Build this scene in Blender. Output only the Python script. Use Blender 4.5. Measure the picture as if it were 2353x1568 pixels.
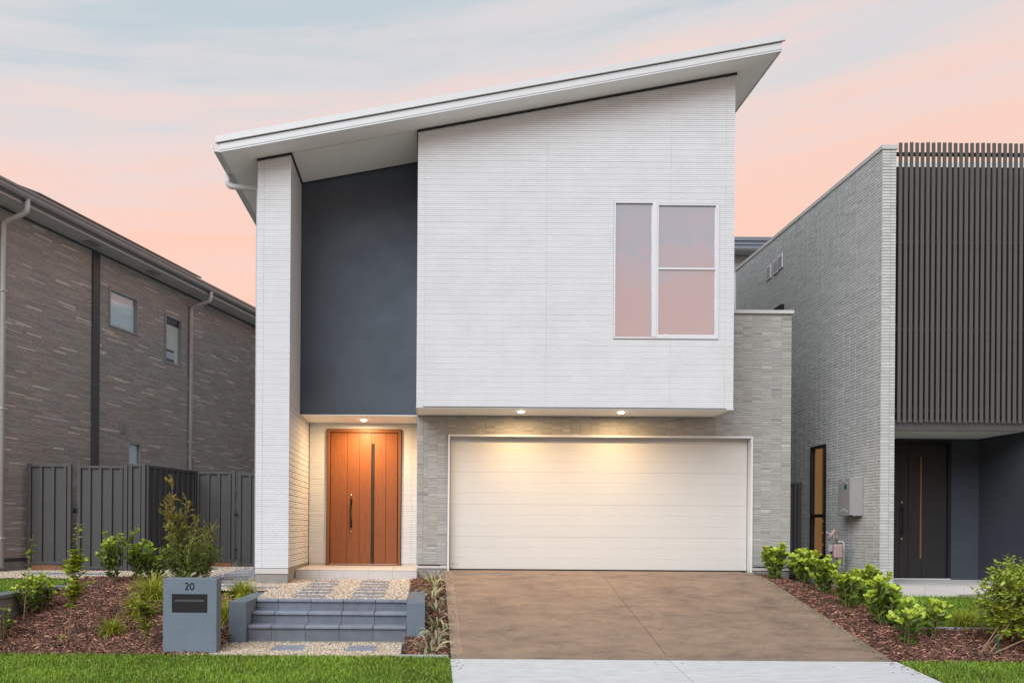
import bpy, bmesh, math, random
import numpy as np
from mathutils import Vector, Matrix

# ------------------------------------------------------------------ clean
for o in list(bpy.data.objects):
    bpy.data.objects.remove(o, do_unlink=True)
S = bpy.context.scene
COL = S.collection
R = math.radians

# ------------------------------------------------------------------ camera
# photo measured on a 2352 x 1568 grid; principal point (vanishing point of depth lines) 982,1210
FPX, CX, CY, CZ, ROLL = 2000.0, 982.0, 1210.0, 1.45, R(0.40)
cam_d = bpy.data.cameras.new('camera')
cam = bpy.data.objects.new('camera', cam_d)
COL.objects.link(cam)
cam_d.sensor_fit = 'HORIZONTAL'
cam_d.sensor_width = 36.0
cam_d.lens = 36.0 * FPX / 2352.0
cam_d.shift_x = (1176 - CX) / 2352.0
cam_d.shift_y = (CY - 784) / 2352.0
cam_d.clip_start = 0.1
cam_d.clip_end = 2000
cam.matrix_world = Matrix.Translation((0, 0, CZ)) @ Matrix.Rotation(R(90), 4, 'X') @ Matrix.Rotation(ROLL, 4, 'Z')
S.camera = cam

# ------------------------------------------------------------------ world (dusk sky)
W = bpy.data.worlds.new('World')
S.world = W
W.use_nodes = True
nt = W.node_tree
nt.nodes.clear()
def N(t, tree, **kw):
    n = tree.nodes.new(t)
    for k, v in kw.items():
        setattr(n, k, v)
    return n
SUN_EL, SUN_AZ = 36.0, -28.0     # soft light from behind the camera
wo = N('ShaderNodeOutputWorld', nt)
bg = N('ShaderNodeBackground', nt); bg.inputs['Strength'].default_value = 0.90
bg2 = N('ShaderNodeBackground', nt); bg2.inputs['Strength'].default_value = 0.012
addb = N('ShaderNodeAddShader', nt)
sky = N('ShaderNodeTexSky', nt)
sky.sky_type = 'NISHITA'; sky.sun_disc = False
sky.sun_elevation = R(SUN_EL); sky.sun_rotation = R(180 + SUN_AZ)
tc = N('ShaderNodeTexCoord', nt)
sep = N('ShaderNodeSeparateXYZ', nt)
nt.links.new(tc.outputs['Generated'], sep.inputs[0])
def math_node(tree, op, a, b=None):
    n = N('ShaderNodeMath', tree, operation=op)
    for i, x in enumerate((a, b)):
        if x is None: continue
        if isinstance(x, (int, float)): n.inputs[i].default_value = x
        else: tree.links.new(x, n.inputs[i])
    return n.outputs[0]
tilt = math_node(nt, 'SUBTRACT', sep.outputs['Z'], math_node(nt, 'MULTIPLY', sep.outputs['X'], 0.065))
tilt = math_node(nt, 'ADD', tilt, math_node(nt, 'MULTIPLY', math_node(nt, 'SUBTRACT', 0.9, sep.outputs['Y']), 0.07))
comb = N('ShaderNodeCombineXYZ', nt)
nt.links.new(math_node(nt, 'MULTIPLY', sep.outputs['X'], 2.2), comb.inputs[0])
nt.links.new(math_node(nt, 'MULTIPLY', sep.outputs['Y'], 2.2), comb.inputs[1])
nt.links.new(math_node(nt, 'MULTIPLY', math_node(nt, 'SUBTRACT', sep.outputs['Z'], math_node(nt, 'MULTIPLY', sep.outputs['X'], 0.10)), 24.0), comb.inputs[2])
nz = N('ShaderNodeTexNoise', nt); nz.inputs['Scale'].default_value = 1.0; nz.inputs['Detail'].default_value = 6.0; nz.inputs['Roughness'].default_value = 0.6
nt.links.new(comb.outputs[0], nz.inputs['Vector'])
tt = math_node(nt, 'ADD', tilt, math_node(nt, 'MULTIPLY', math_node(nt, 'SUBTRACT', nz.outputs['Fac'], 0.5), 0.29))
ramp = N('ShaderNodeValToRGB', nt)
nt.links.new(tt, ramp.inputs['Fac'])
cr = ramp.color_ramp
cr.interpolation = 'EASE'
stops = [(0.00, (0.99, 0.56, 0.40)), (0.25, (0.985, 0.58, 0.425)), (0.34, (0.94, 0.62, 0.505)),
         (0.41, (0.83, 0.66, 0.61)), (0.47, (0.69, 0.665, 0.665)), (0.54, (0.53, 0.60, 0.64)), (1.0, (0.47, 0.54, 0.60))]
cr.elements[0].position = stops[0][0]; cr.elements[0].color = (*stops[0][1], 1)
cr.elements[1].position = stops[-1][0]; cr.elements[1].color = (*stops[-1][1], 1)
for p, c in stops[1:-1]:
    e = cr.elements.new(p); e.color = (*c, 1)
nt.links.new(ramp.outputs[0], bg.inputs['Color'])
nt.links.new(sky.outputs[0], bg2.inputs['Color'])
nt.links.new(bg.outputs[0], addb.inputs[0]); nt.links.new(bg2.outputs[0], addb.inputs[1])
nt.links.new(addb.outputs[0], wo.inputs['Surface'])

# ------------------------------------------------------------------ sun (very soft dusk light)
sd = bpy.data.lights.new('sun', 'SUN')
sd.energy = 3.1
sd.angle = R(48)
sd.color = (0.93, 0.97, 1.0)
sun = bpy.data.objects.new('sun', sd)
COL.objects.link(sun)
az = R(SUN_AZ); el = R(SUN_EL)
dirv = Vector((math.sin(az) * math.cos(el), -math.cos(az) * math.cos(el), math.sin(el)))   # towards the light
sun.rotation_euler = dirv.to_track_quat('Z', 'Y').to_euler()
sun.location = dirv * 30

vs = S.view_settings
vs.view_transform = 'Standard'; vs.look = 'None'; vs.gamma = 1.0; vs.exposure = 0.16
vs.use_curve_mapping = False
S.render.engine = 'CYCLES'
S.render.film_transparent = False

# ------------------------------------------------------------------ pixel helpers
cr_, sr_ = math.cos(ROLL), math.sin(ROLL)
def ab(px, py):
    u, v = px - CX, CY - py
    return u * cr_ - v * sr_, u * sr_ + v * cr_
def P(px, py, Y):
    a, b = ab(px, py)
    return Vector((a / FPX * Y, Y, CZ + b / FPX * Y))

# ------------------------------------------------------------------ materials
MATS = {}
def mat(name, col, rough=0.6, var=0.08, scale=6.0, bump=0.0, bscale=60.0, attr=False, metal=0.0, spec=0.5,
        stretch=None, col2=None, transl=0.0, sheen=0.0):
    m = bpy.data.materials.new(name); m.use_nodes = True
    t = m.node_tree; t.nodes.clear()
    out = N('ShaderNodeOutputMaterial', t)
    b = N('ShaderNodeBsdfPrincipled', t)
    b.inputs['Roughness'].default_value = rough
    b.inputs['Metallic'].default_value = metal
    b.inputs['Specular IOR Level'].default_value = spec
    co = N('ShaderNodeTexCoord', t)
    vec = co.outputs['Object']
    if stretch:
        mp = N('ShaderNodeMapping', t); mp.inputs['Scale'].default_value = stretch
        t.links.new(vec, mp.inputs['Vector']); vec = mp.outputs[0]
    nz = N('ShaderNodeTexNoise', t); nz.inputs['Scale'].default_value = scale; nz.inputs['Detail'].default_value = 7.0
    nz.inputs['Roughness'].default_value = 0.62
    t.links.new(vec, nz.inputs['Vector'])
    rp = N('ShaderNodeValToRGB', t)
    t.links.new(nz.outputs['Fac'], rp.inputs['Fac'])
    c2 = col2 if col2 else tuple(min(1, x * (1 + var)) for x in col)
    c1 = tuple(x * (1 - var) for x in col) if not col2 else col
    rp.color_ramp.elements[0].position = 0.3; rp.color_ramp.elements[0].color = (*c1, 1)
    rp.color_ramp.elements[1].position = 0.7; rp.color_ramp.elements[1].color = (*c2, 1)
    colour = rp.outputs[0]
    if attr:
        at = N('ShaderNodeAttribute', t); at.attribute_name = 'Col'
        mx = N('ShaderNodeMix', t, data_type='RGBA', blend_type='MULTIPLY')
        mx.inputs['Factor'].default_value = 1.0
        t.links.new(colour, mx.inputs['A']); t.links.new(at.outputs['Color'], mx.inputs['B'])
        colour = mx.outputs['Result']
    t.links.new(colour, b.inputs['Base Color'])
    if bump:
        n2 = N('ShaderNodeTexNoise', t); n2.inputs['Scale'].default_value = bscale; n2.inputs['Detail'].default_value = 4.0
        t.links.new(vec, n2.inputs['Vector'])
        bp = N('ShaderNodeBump', t); bp.inputs['Strength'].default_value = bump; bp.inputs['Distance'].default_value = 0.01
        t.links.new(n2.outputs['Fac'], bp.inputs['Height']); t.links.new(bp.outputs[0], b.inputs['Normal'])
    sh = b.outputs[0]
    if transl:
        tr = N('ShaderNodeBsdfTranslucent', t)
        t.links.new(colour, tr.inputs['Color'])
        ms = N('ShaderNodeMixShader', t); ms.inputs[0].default_value = transl
        t.links.new(sh, ms.inputs[1]); t.links.new(tr.outputs[0], ms.inputs[2]); sh = ms.outputs[0]
    t.links.new(sh, out.inputs['Surface'])
    MATS[name] = m
    return m

def glass_mat(name, refl=0.4, tint=(0.8, 0.85, 0.88), rough=0.0):
    m = bpy.data.materials.new(name); m.use_nodes = True
    t = m.node_tree; t.nodes.clear()
    out = N('ShaderNodeOutputMaterial', t)
    g = N('ShaderNodeBsdfGlossy', t); g.inputs['Roughness'].default_value = rough
    g.inputs['Color'].default_value = (0.95, 0.95, 1, 1)
    tco = N('ShaderNodeTexCoord', t); nzz = N('ShaderNodeTexNoise', t); nzz.inputs['Scale'].default_value = 1.6; nzz.inputs['Detail'].default_value = 2.0
    t.links.new(tco.outputs['Object'], nzz.inputs['Vector'])
    bpp = N('ShaderNodeBump', t); bpp.inputs['Strength'].default_value = 0.12; bpp.inputs['Distance'].default_value = 0.05
    t.links.new(nzz.outputs['Fac'], bpp.inputs['Height']); t.links.new(bpp.outputs[0], g.inputs['Normal'])
    tr = N('ShaderNodeBsdfTransparent', t); tr.inputs['Color'].default_value = (*tint, 1)
    fr = N('ShaderNodeLayerWeight', t); fr.inputs['Blend'].default_value = 0.5
    f2 = math_node(t, 'ADD', math_node(t, 'MULTIPLY', math_node(t, 'POWER', fr.outputs['Facing'], 4.0), 0.5), refl)
    ms = N('ShaderNodeMixShader', t)
    t.links.new(f2, ms.inputs[0]); t.links.new(tr.outputs[0], ms.inputs[1]); t.links.new(g.outputs[0], ms.inputs[2])
    t.links.new(ms.outputs[0], out.inputs['Surface'])
    MATS[name] = m
    return m

def emit_mat(name, col, strength):
    m = bpy.data.materials.new(name); m.use_nodes = True
    t = m.node_tree; t.nodes.clear()
    out = N('ShaderNodeOutputMaterial', t)
    e = N('ShaderNodeEmission', t); e.inputs['Color'].default_value = (*col, 1); e.inputs['Strength'].default_value = strength
    t.links.new(e.outputs[0], out.inputs['Surface'])
    MATS[name] = m
    return m

mat('white_clad', (0.615, 0.628, 0.65), 0.75, 0.03, 3.0, bump=0.25, bscale=180, attr=True)
mat('white_trim', (0.58, 0.595, 0.615), 0.45, 0.02, 3.0)
mat('white_metal', (0.54, 0.55, 0.57), 0.4, 0.02, 3.0)
mat('soffit', (0.84, 0.83, 0.81), 0.8, 0.02, 4.0)
mat('charcoal_render', (0.066, 0.080, 0.100), 0.85, 0.16, 1.6, bump=0.3, bscale=220)
mat('dark_gap', (0.02, 0.02, 0.022), 0.8)
mat('taupe_tile', (0.318, 0.311, 0.297), 0.8, 0.05, 25.0, bump=0.3, bscale=200, attr=True)
mat('cream_door', (0.51, 0.50, 0.48), 0.5, 0.015, 3.0, bump=0.12, bscale=150)
mat('timber', (0.150, 0.041, 0.008), 0.5, 0.0, 5.0, stretch=(28, 28, 0.9), col2=(0.27, 0.080, 0.016), bump=0.08, bscale=9)
mat('timber_frame', (0.20, 0.066, 0.014), 0.5, 0.15, 5.0, stretch=(20, 20, 1.5))
mat('black_metal', (0.012, 0.011, 0.012), 0.6, 0.1, spec=0.25)
mat('dark_glass', (0.03, 0.026, 0.022), 0.12, 0.3, 2.0)
mat('brass', (0.55, 0.45, 0.30), 0.28, 0.05, metal=1.0)
mat('porch_tile', (0.50, 0.475, 0.46), 0.6, 0.06, 30, bump=0.1)
mat('concrete', (0.25, 0.24, 0.225), 0.85, 0.16, 5.0, bump=0.3, bscale=70)
mat('footpath_concrete', (0.50, 0.505, 0.515), 0.85, 0.12, 3.5, bump=0.25, bscale=90, stretch=(1, 4, 1))
mat('brown_strip', (0.44, 0.395, 0.37), 0.75, 0.10, 12.0, attr=True)
mat('grey_brick', (0.46, 0.47, 0.465), 0.8, 0.05, 8.0, bump=0.3, bscale=150, attr=True)
mat('fence_metal', (0.050, 0.050, 0.050), 0.45, 0.08, 4.0, spec=0.4)
mat('grey_metal', (0.45, 0.45, 0.455), 0.4, 0.06, 4.0)
mat('gutter_grey', (0.22, 0.22, 0.225), 0.35, 0.06, 4.0)
mat('trim_dark', (0.055, 0.056, 0.06), 0.5, 0.06)
mat('window_frame_grey', (0.27, 0.27, 0.28), 0.4, 0.05)
mat('blind', (0.40, 0.38, 0.42), 0.8, 0.02)
mat('blind_warm', (0.80, 0.76, 0.69), 0.8, 0.03)
mat('blind_cool', (0.80, 0.90, 0.92), 0.8, 0.04)
mat('room_dark', (0.02, 0.022, 0.025), 0.9)
mat('slat_brown', (0.070, 0.065, 0.062), 0.65, 0.18, 6.0, stretch=(8, 8, 0.8))
mat('navy_render', (0.035, 0.042, 0.055), 0.85, 0.08, 3.0, bump=0.3, bscale=220)
mat('black_door', (0.020, 0.019, 0.019), 0.6, 0.2, 8.0, spec=0.25, stretch=(20, 20, 1))
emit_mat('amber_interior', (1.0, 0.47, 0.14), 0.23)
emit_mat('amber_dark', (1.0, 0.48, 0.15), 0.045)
mat('bronze', (0.13, 0.075, 0.045), 0.5, 0.1)
mat('bluegrey_metal', (0.15, 0.17, 0.21), 0.45, 0.05)
mat('mailbox_render', (0.128, 0.166, 0.205), 0.85, 0.07, 5.0, bump=0.25, bscale=260)
mat('wall_render', (0.120, 0.152, 0.190), 0.85, 0.08, 5.0, bump=0.25, bscale=260)
mat('slate_paver', (0.130, 0.146, 0.180), 0.75, 0.16, 7.0, bump=0.3, bscale=120, attr=True)
mat('block_grey', (0.17, 0.175, 0.175), 0.9, 0.22, 9.0, bump=0.5, bscale=80, attr=True)
mat('gravel', (0.52, 0.42, 0.33), 0.8, 0.08, 20.0, attr=True)
mat('gravel_base', (0.24, 0.19, 0.15), 0.95, 0.2, 30.0)
mat('mulch', (0.20, 0.094, 0.062), 0.85, 0.15, 20.0, attr=True)
mat('mulch_base', (0.035, 0.016, 0.012), 0.95, 0.3, 20.0, bump=0.6, bscale=40)
mat('soil', (0.22, 0.20, 0.15), 0.95, 0.2, 2.0)
mat('turf_base', (0.06, 0.085, 0.015), 0.95, 0.3, 10.0, bump=0.5, bscale=60)
mat('grass', (0.21, 0.315, 0.036), 0.55, 0.18, 1.3, attr=True, transl=0.25, spec=0.3)
mat('leaf', (0.28, 0.36, 0.048), 0.38, 0.15, 9.0, attr=True, transl=0.22, spec=0.5)
mat('stem', (0.22, 0.15, 0.09), 0.8, 0.2, 10.0)
mat('needle', (0.29, 0.27, 0.065), 0.6, 0.15, 9.0, attr=True, transl=0.2)
mat('strap_leaf', (0.8, 0.8, 0.8), 0.5, 0.05, 9.0, attr=True, transl=0.15)
mat('copper_pipe', (0.16, 0.14, 0.13), 0.45, 0.2)
mat('meter_pink', (0.32, 0.22, 0.21), 0.5, 0.05)
mat('sticker_green', (0.0, 0.10, 0.06), 0.5, 0.05)
mat('box_grey', (0.27, 0.262, 0.262), 0.45, 0.04)
mat('timber_sleeper', (0.20, 0.09, 0.045), 0.8, 0.2, 6.0)
mat('solar_black', (0.012, 0.012, 0.016), 0.25, 0.05)
mat('steel_edging', (0.36, 0.38, 0.39), 0.5, 0.1)
mat('ink', (0.05, 0.045, 0.05), 0.6)
glass_mat('window_glass', 0.40, (0.80, 0.80, 0.84))
glass_mat('window_glass_soft', 0.06, (0.95, 0.97, 0.98))
emit_mat('lamp_lens', (1.0, 0.82, 0.5), 22.0)

def driveway_mat():
    m = bpy.data.materials.new('driveway_concrete'); m.use_nodes = True
    t = m.node_tree; t.nodes.clear()
    out = N('ShaderNodeOutputMaterial', t); b = N('ShaderNodeBsdfPrincipled', t)
    b.inputs['Roughness'].default_value = 0.72
    co = N('ShaderNodeTexCoord', t)
    mp = N('ShaderNodeMapping', t); mp.inputs['Scale'].default_value = (0.8, 1.5, 1.0); t.links.new(co.outputs['Object'], mp.inputs[0])
    n1 = N('ShaderNodeTexNoise', t); n1.inputs['Scale'].default_value = 2.3; n1.inputs['Detail'].default_value = 8; n1.inputs['Roughness'].default_value = 0.68; n1.inputs['Distortion'].default_value = 0.35
    t.links.new(mp.outputs[0], n1.inputs['Vector'])
    n2 = N('ShaderNodeTexNoise', t); n2.inputs['Scale'].default_value = 55; n2.inputs['Detail'].default_value = 3
    t.links.new(co.outputs['Object'], n2.inputs['Vector'])
    rp = N('ShaderNodeValToRGB', t); t.links.new(n1.outputs['Fac'], rp.inputs['Fac'])
    e = rp.color_ramp.elements
    e[0].position = 0.33; e[0].color = (0.150, 0.105, 0.079, 1)
    e[1].position = 0.66; e[1].color = (0.275, 0.190, 0.134, 1)
    x = e.new(0.45); x.color = (0.212, 0.147, 0.107, 1)
    mx = N('ShaderNodeMix', t, data_type='RGBA', blend_type='OVERLAY'); mx.inputs['Factor'].default_value = 0.35
    t.links.new(rp.outputs[0], mx.inputs['A']); t.links.new(n2.outputs['Fac'], mx.inputs['B'])
    n3 = N('ShaderNodeTexNoise', t); n3.inputs['Scale'].default_value = 5.5; n3.inputs['Detail'].default_value = 6; n3.inputs['Roughness'].default_value = 0.7; n3.inputs['Distortion'].default_value = 0.5
    t.links.new(mp.outputs[0], n3.inputs['Vector'])
    r3 = N('ShaderNodeValToRGB', t); t.links.new(n3.outputs['Fac'], r3.inputs['Fac'])
    r3.color_ramp.elements[0].position = 0.36; r3.color_ramp.elements[0].color = (0.74, 0.74, 0.76, 1)
    r3.color_ramp.elements[1].position = 0.58; r3.color_ramp.elements[1].color = (1.06, 1.05, 1.03, 1)
    m3 = N('ShaderNodeMix', t, data_type='RGBA', blend_type='MULTIPLY'); m3.inputs['Factor'].default_value = 0.6
    t.links.new(mx.outputs['Result'], m3.inputs['A']); t.links.new(r3.outputs[0], m3.inputs['B']); mx = m3
    at = N('ShaderNodeAttribute', t); at.attribute_name = 'Col'
    m2 = N('ShaderNodeMix', t, data_type='RGBA', blend_type='MULTIPLY'); m2.inputs['Factor'].default_value = 1
    t.links.new(mx.outputs['Result'], m2.inputs['A']); t.links.new(at.outputs['Color'], m2.inputs['B'])
    t.links.new(m2.outputs['Result'], b.inputs['Base Color'])
    bp = N('ShaderNodeBump', t); bp.inputs['Strength'].default_value = 0.35; bp.inputs['Distance'].default_value = 0.006
    t.links.new(n2.outputs['Fac'], bp.inputs['Height']); t.links.new(bp.outputs[0], b.inputs['Normal'])
    t.links.new(b.outputs[0], out.inputs['Surface'])
    MATS['driveway_concrete'] = m
driveway_mat()

# ------------------------------------------------------------------ object helpers
rng = random.Random(7)
def tag(o, label=None, cat=None, group=None, kind=None):
    if label: o['label'] = label
    if cat: o['category'] = cat
    if group: o['group'] = group
    if kind: o['kind'] = kind
    return o
def thing(name, loc, label, cat, group=None, rz=0.0):
    o = bpy.data.objects.new(name, None)
    COL.objects.link(o)
    o.empty_display_size = 0.3
    o.matrix_world = Matrix.Translation(Vector(loc)) @ Matrix.Rotation(rz, 4, 'Z')
    o.location = loc; o.rotation_euler = (0, 0, rz)
    o['_local'] = 0
    tag(o, label, cat, group)
    return o
def adopt(o, parent):
    """parent o (geometry given in world coordinates) to parent"""
    o.parent = parent
    if parent.type == 'EMPTY' and not parent.get('_local'):
        o.matrix_parent_inverse = (Matrix.Translation(parent.location) @ parent.rotation_euler.to_matrix().to_4x4()).inverted()

class MB:
    def __init__(s):
        s.v = []; s.f = []; s.c = []
    def add(s, vs, fs, col=(1, 1, 1)):
        n = len(s.v)
        s.v += [tuple(p) for p in vs]
        s.c += [col] * len(vs)
        s.f += [tuple(i + n for i in f) for f in fs]
        return s
    def box(s, x0, x1, y0, y1, z0, z1, col=(1, 1, 1)):
        vs = [(x, y, z) for z in (z0, z1) for y in (y0, y1) for x in (x0, x1)]
        return s.add(vs, [(0, 2, 3, 1), (4, 5, 7, 6), (0, 1, 5, 4), (2, 6, 7, 3), (0, 4, 6, 2), (1, 3, 7, 5)], col)
    def hexa(s, bot, top, col=(1, 1, 1)):
        """bot/top: 4 points each, counterclockwise seen from above"""
        vs = list(bot) + list(top)
        return s.add(vs, [(3, 2, 1, 0), (4, 5, 6, 7)] + [(i, (i + 1) % 4, (i + 1) % 4 + 4, i + 4) for i in range(4)], col)
    def prism(s, poly, axis, a, b, col=(1, 1, 1)):
        """poly: list of 2d points; extruded along axis ('x','y','z') from a to b"""
        def mk(p, t):
            if axis == 'x': return (t, p[0], p[1])
            if axis == 'y': return (p[0], t, p[1])
            return (p[0], p[1], t)
        n = len(poly)
        vs = [mk(p, a) for p in poly] + [mk(p, b) for p in poly]
        fs = [tuple(range(n))[::-1], tuple(range(n, 2 * n))] + [(i, (i + 1) % n, (i + 1) % n + n, i + n) for i in range(n)]
        return s.add(vs, fs, col)
    def tube(s, pts, r, n=8, col=(1, 1, 1), cap=True):
        pts = [Vector(p) for p in pts]
        rs = r if isinstance(r, (list, tuple)) else [r] * len(pts)
        base = len(s.v); vs = []
        up = Vector((0.123, 0.31, 0.94)).normalized()
        for i, p in enumerate(pts):
            d = (pts[min(i + 1, len(pts) - 1)] - pts[max(i - 1, 0)])
            d = d.normalized() if d.length > 1e-9 else Vector((0, 0, 1))
            a = d.cross(up)
            if a.length < 0.05: a = d.cross(Vector((1, 0, 0)))
            a.normalize(); b = d.cross(a).normalized()
            for k in range(n):
                t = 2 * math.pi * k / n
                vs.append(p + (a * math.cos(t) + b * math.sin(t)) * rs[i])
        fs = []
        for i in range(len(pts) - 1):
            for k in range(n):
                k2 = (k + 1) % n
                fs.append((i * n + k, i * n + k2, (i + 1) * n + k2, (i + 1) * n + k))
        if cap:
            fs.append(tuple(range(n))[::-1]); m = (len(pts) - 1) * n
            fs.append(tuple(m + k for k in range(n)))
        return s.add(vs, fs, col)
    def mesh(s, name):
        me = bpy.data.meshes.new(name)
        me.from_pydata(s.v, [], s.f)
        at = me.color_attributes.new('Col', 'FLOAT_COLOR', 'POINT')
        arr = np.ones((len(s.v), 4), np.float32)
        if s.c: arr[:, :3] = np.array(s.c, np.float32)
        at.data.foreach_set('color', arr.ravel())
        bm = bmesh.new(); bm.from_mesh(me)
        bmesh.ops.recalc_face_normals(bm, faces=bm.faces)
        bm.to_mesh(me); bm.free()
        return me
    def build(s, name, m, parent=None, bevel=0.0, smooth=False, recenter=None, seg=2):
        if recenter is not None:
            rx, ry, rz_ = recenter
            s.v = [(p[0] - rx, p[1] - ry, p[2] - rz_) for p in s.v]
        me = s.mesh(name)
        me.materials.append(MATS[m])
        o = bpy.data.objects.new(name, me)
        COL.objects.link(o)
        if recenter is not None: o.location = recenter
        if smooth: me.polygons.foreach_set('use_smooth', [True] * len(me.polygons))
        if bevel:
            md = o.modifiers.new('bevel', 'BEVEL'); md.width = bevel; md.segments = seg; md.limit_method = 'ANGLE'; md.angle_limit = R(40)
        if parent is not None: adopt(o, parent)
        return o

def np_object(name, verts, faces, cols, m, parent=None, smooth=False):
    """verts (N,3), faces (F,k) uniform k, cols (N,3)"""
    me = bpy.data.meshes.new(name)
    F, k = faces.shape
    me.vertices.add(len(verts)); me.vertices.foreach_set('co', verts.astype(np.float32).ravel())
    me.loops.add(F * k); me.loops.foreach_set('vertex_index', faces.astype(np.int32).ravel())
    me.polygons.add(F); me.polygons.foreach_set('loop_start', (np.arange(F) * k).astype(np.int32))
    me.polygons.foreach_set('loop_total', np.full(F, k, np.int32))
    if smooth: me.polygons.foreach_set('use_smooth', np.ones(F, bool))
    me.update(calc_edges=True)
    at = me.color_attributes.new('Col', 'FLOAT_COLOR', 'POINT')
    arr = np.ones((len(verts), 4), np.float32); arr[:, :3] = cols
    at.data.foreach_set('color', arr.ravel())
    me.materials.append(MATS[m])
    o = bpy.data.objects.new(name, me); COL.objects.link(o)
    if parent is not None: adopt(o, parent)
    return o
def scatter(name, tv, tf, pos, rot, scl, cols, m, parent=None, smooth=False):
    """template verts tv (n,3), faces tf (f,k); pos (K,3) rot (K,3,3) scl (K,3) cols (K,3)"""
    K = len(pos); n = len(tv)
    v = tv[None] * scl[:, None, :]
    v = np.einsum('kij,knj->kni', rot, v) + pos[:, None, :]
    f = (tf[None] + (np.arange(K) * n)[:, None, None]).reshape(-1, tf.shape[1])
    c = np.repeat(cols, n, axis=0)
    return np_object(name, v.reshape(-1, 3), f, c, m, parent, smooth)
def rot_euler(rx, ry, rz):
    cx, sx, cy, sy, cz, sz = np.cos(rx), np.sin(rx), np.cos(ry), np.sin(ry), np.cos(rz), np.sin(rz)
    o, l = np.zeros_like(cx), np.ones_like(cx)
    Rx = np.stack([np.stack([l, o, o], -1), np.stack([o, cx, -sx], -1), np.stack([o, sx, cx], -1)], -2)
    Ry = np.stack([np.stack([cy, o, sy], -1), np.stack([o, l, o], -1), np.stack([-sy, o, cy], -1)], -2)
    Rz = np.stack([np.stack([cz, -sz, o], -1), np.stack([sz, cz, o], -1), np.stack([o, o, l], -1)], -2)
    return Rz @ Ry @ Rx

# ------------------------------------------------------------------ cladding generator
def subtract(rects, h):
    out = []
    for (a, b, c, d) in rects:
        ha, hb, hc, hd = h
        if hb <= a or ha >= b or hd <= c or hc >= d:
            out.append((a, b, c, d)); continue
        if a < ha: out.append((a, ha, c, d))
        if hb < b: out.append((hb, b, c, d))
        m0, m1 = max(a, ha), min(b, hb)
        if c < hc: out.append((m0, m1, c, hc))
        if hd < d: out.append((m0, m1, hd, d))
    return out
def clad(parent, O, U, V, Nn, u0, u1, v0, v1, m, rows, cols, ph, seams=(), holes=(), clips=(), depth=0.006, jit=0.0008, gap=0.0015, gapu=None,
         colfn=None, name='panel', vtop=None, tilt_=0.0004, backc=0.8):
    """cover a wall with separate embossed panels. rows(v a,v b)->list of row breaks ; cols(ua,ub,row)->list of column breaks"""
    if m == 'white_clad': gapu = 0.0002; jit = 0.0003; backc = 0.88
    O, U, V, Nn = Vector(O), Vector(U), Vector(V), Vector(Nn)
    us = [u0] + [s for s in seams if u0 + 0.02 < s < u1 - 0.02] + [u1]
    nv = max(1, math.ceil((v1 - v0) / ph - 1e-6))
    colfn = colfn or (lambda r: (lambda g: (g, g, g))(r.uniform(0.985, 1.012)))
    def pt(u, v, d): return O + U * u + V * v + Nn * d
    for i in range(len(us) - 1):
        for j in range(nv):
            ua, ub = us[i] + 0.001, us[i + 1] - 0.001
            va, vb = v0 + j * ph + 0.0003, min(v0 + (j + 1) * ph, v1) - 0.0003
            if vb - va < 0.01: continue
            if vtop and va > max(vtop(ua), vtop(ub)): continue
            segs_ = [(ua, ub)]
            for (ha, hb, hc, hd) in holes:
                if hc <= va and hd >= vb:
                    segs_ = [q for (x0, x1) in segs_ for q in ((x0, min(x1, ha)), (max(x0, hb), x1)) if q[1] - q[0] > 0.004]
            for (ua, ub) in segs_:
              mb = MB()
              back = [(ua, ub, va, vb)]
              for h in holes: back = subtract(back, h)
              if not back: continue
              for (a, b, c, d) in back:
                  mb.add([pt(a, c, 0), pt(b, c, 0), pt(b, d, 0), pt(a, d, 0)], [(0, 1, 2, 3)], (backc, backc, backc))
              for (ra, rb, ca, cb) in cols(ua, ub, va, vb, rows):
                  gu = gap if gapu is None else gapu
                  q = [(ra + gu / 2, rb - gu / 2, ca + gap / 2, cb - gap / 2)]
                  for h in holes: q = subtract(q, h)
                  cc = colfn(rng)
                  d1 = depth + rng.uniform(-jit, jit); d0 = d1 + rng.uniform(-tilt_, tilt_)
                  for (a, b, c, d) in q:
                      if b - a < 0.004 or d - c < 0.004: continue
                      e = 0.0022; eu = 0.0022 if m != 'white_clad' else 0.0002
                      vs_ = [pt(a, c, 0), pt(b, c, 0), pt(b, d, 0), pt(a, d, 0),
                             pt(a + eu, c + e, d0), pt(b - eu, c + e, d0), pt(b - eu, d - e, d1), pt(a + eu, d - e, d1)]
                      mb.add(vs_, [(4, 5, 6, 7), (0, 1, 5, 4), (1, 2, 6, 5), (2, 3, 7, 6), (3, 0, 4, 7)], cc)
              me = mb.mesh(name)
              if clips:
                  bm = bmesh.new(); bm.from_mesh(me)
                  for (co, no) in clips:
                      bmesh.ops.bisect_plane(bm, geom=bm.verts[:] + bm.edges[:] + bm.faces[:], plane_co=co, plane_no=no, clear_outer=True)
                  nf = len(bm.faces); bm.to_mesh(me); bm.free()
                  if nf == 0:
                      bpy.data.meshes.remove(me); continue
              me.materials.append(MATS[m])
              o = bpy.data.objects.new(name, me); COL.objects.link(o); adopt(o, parent)
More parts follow.
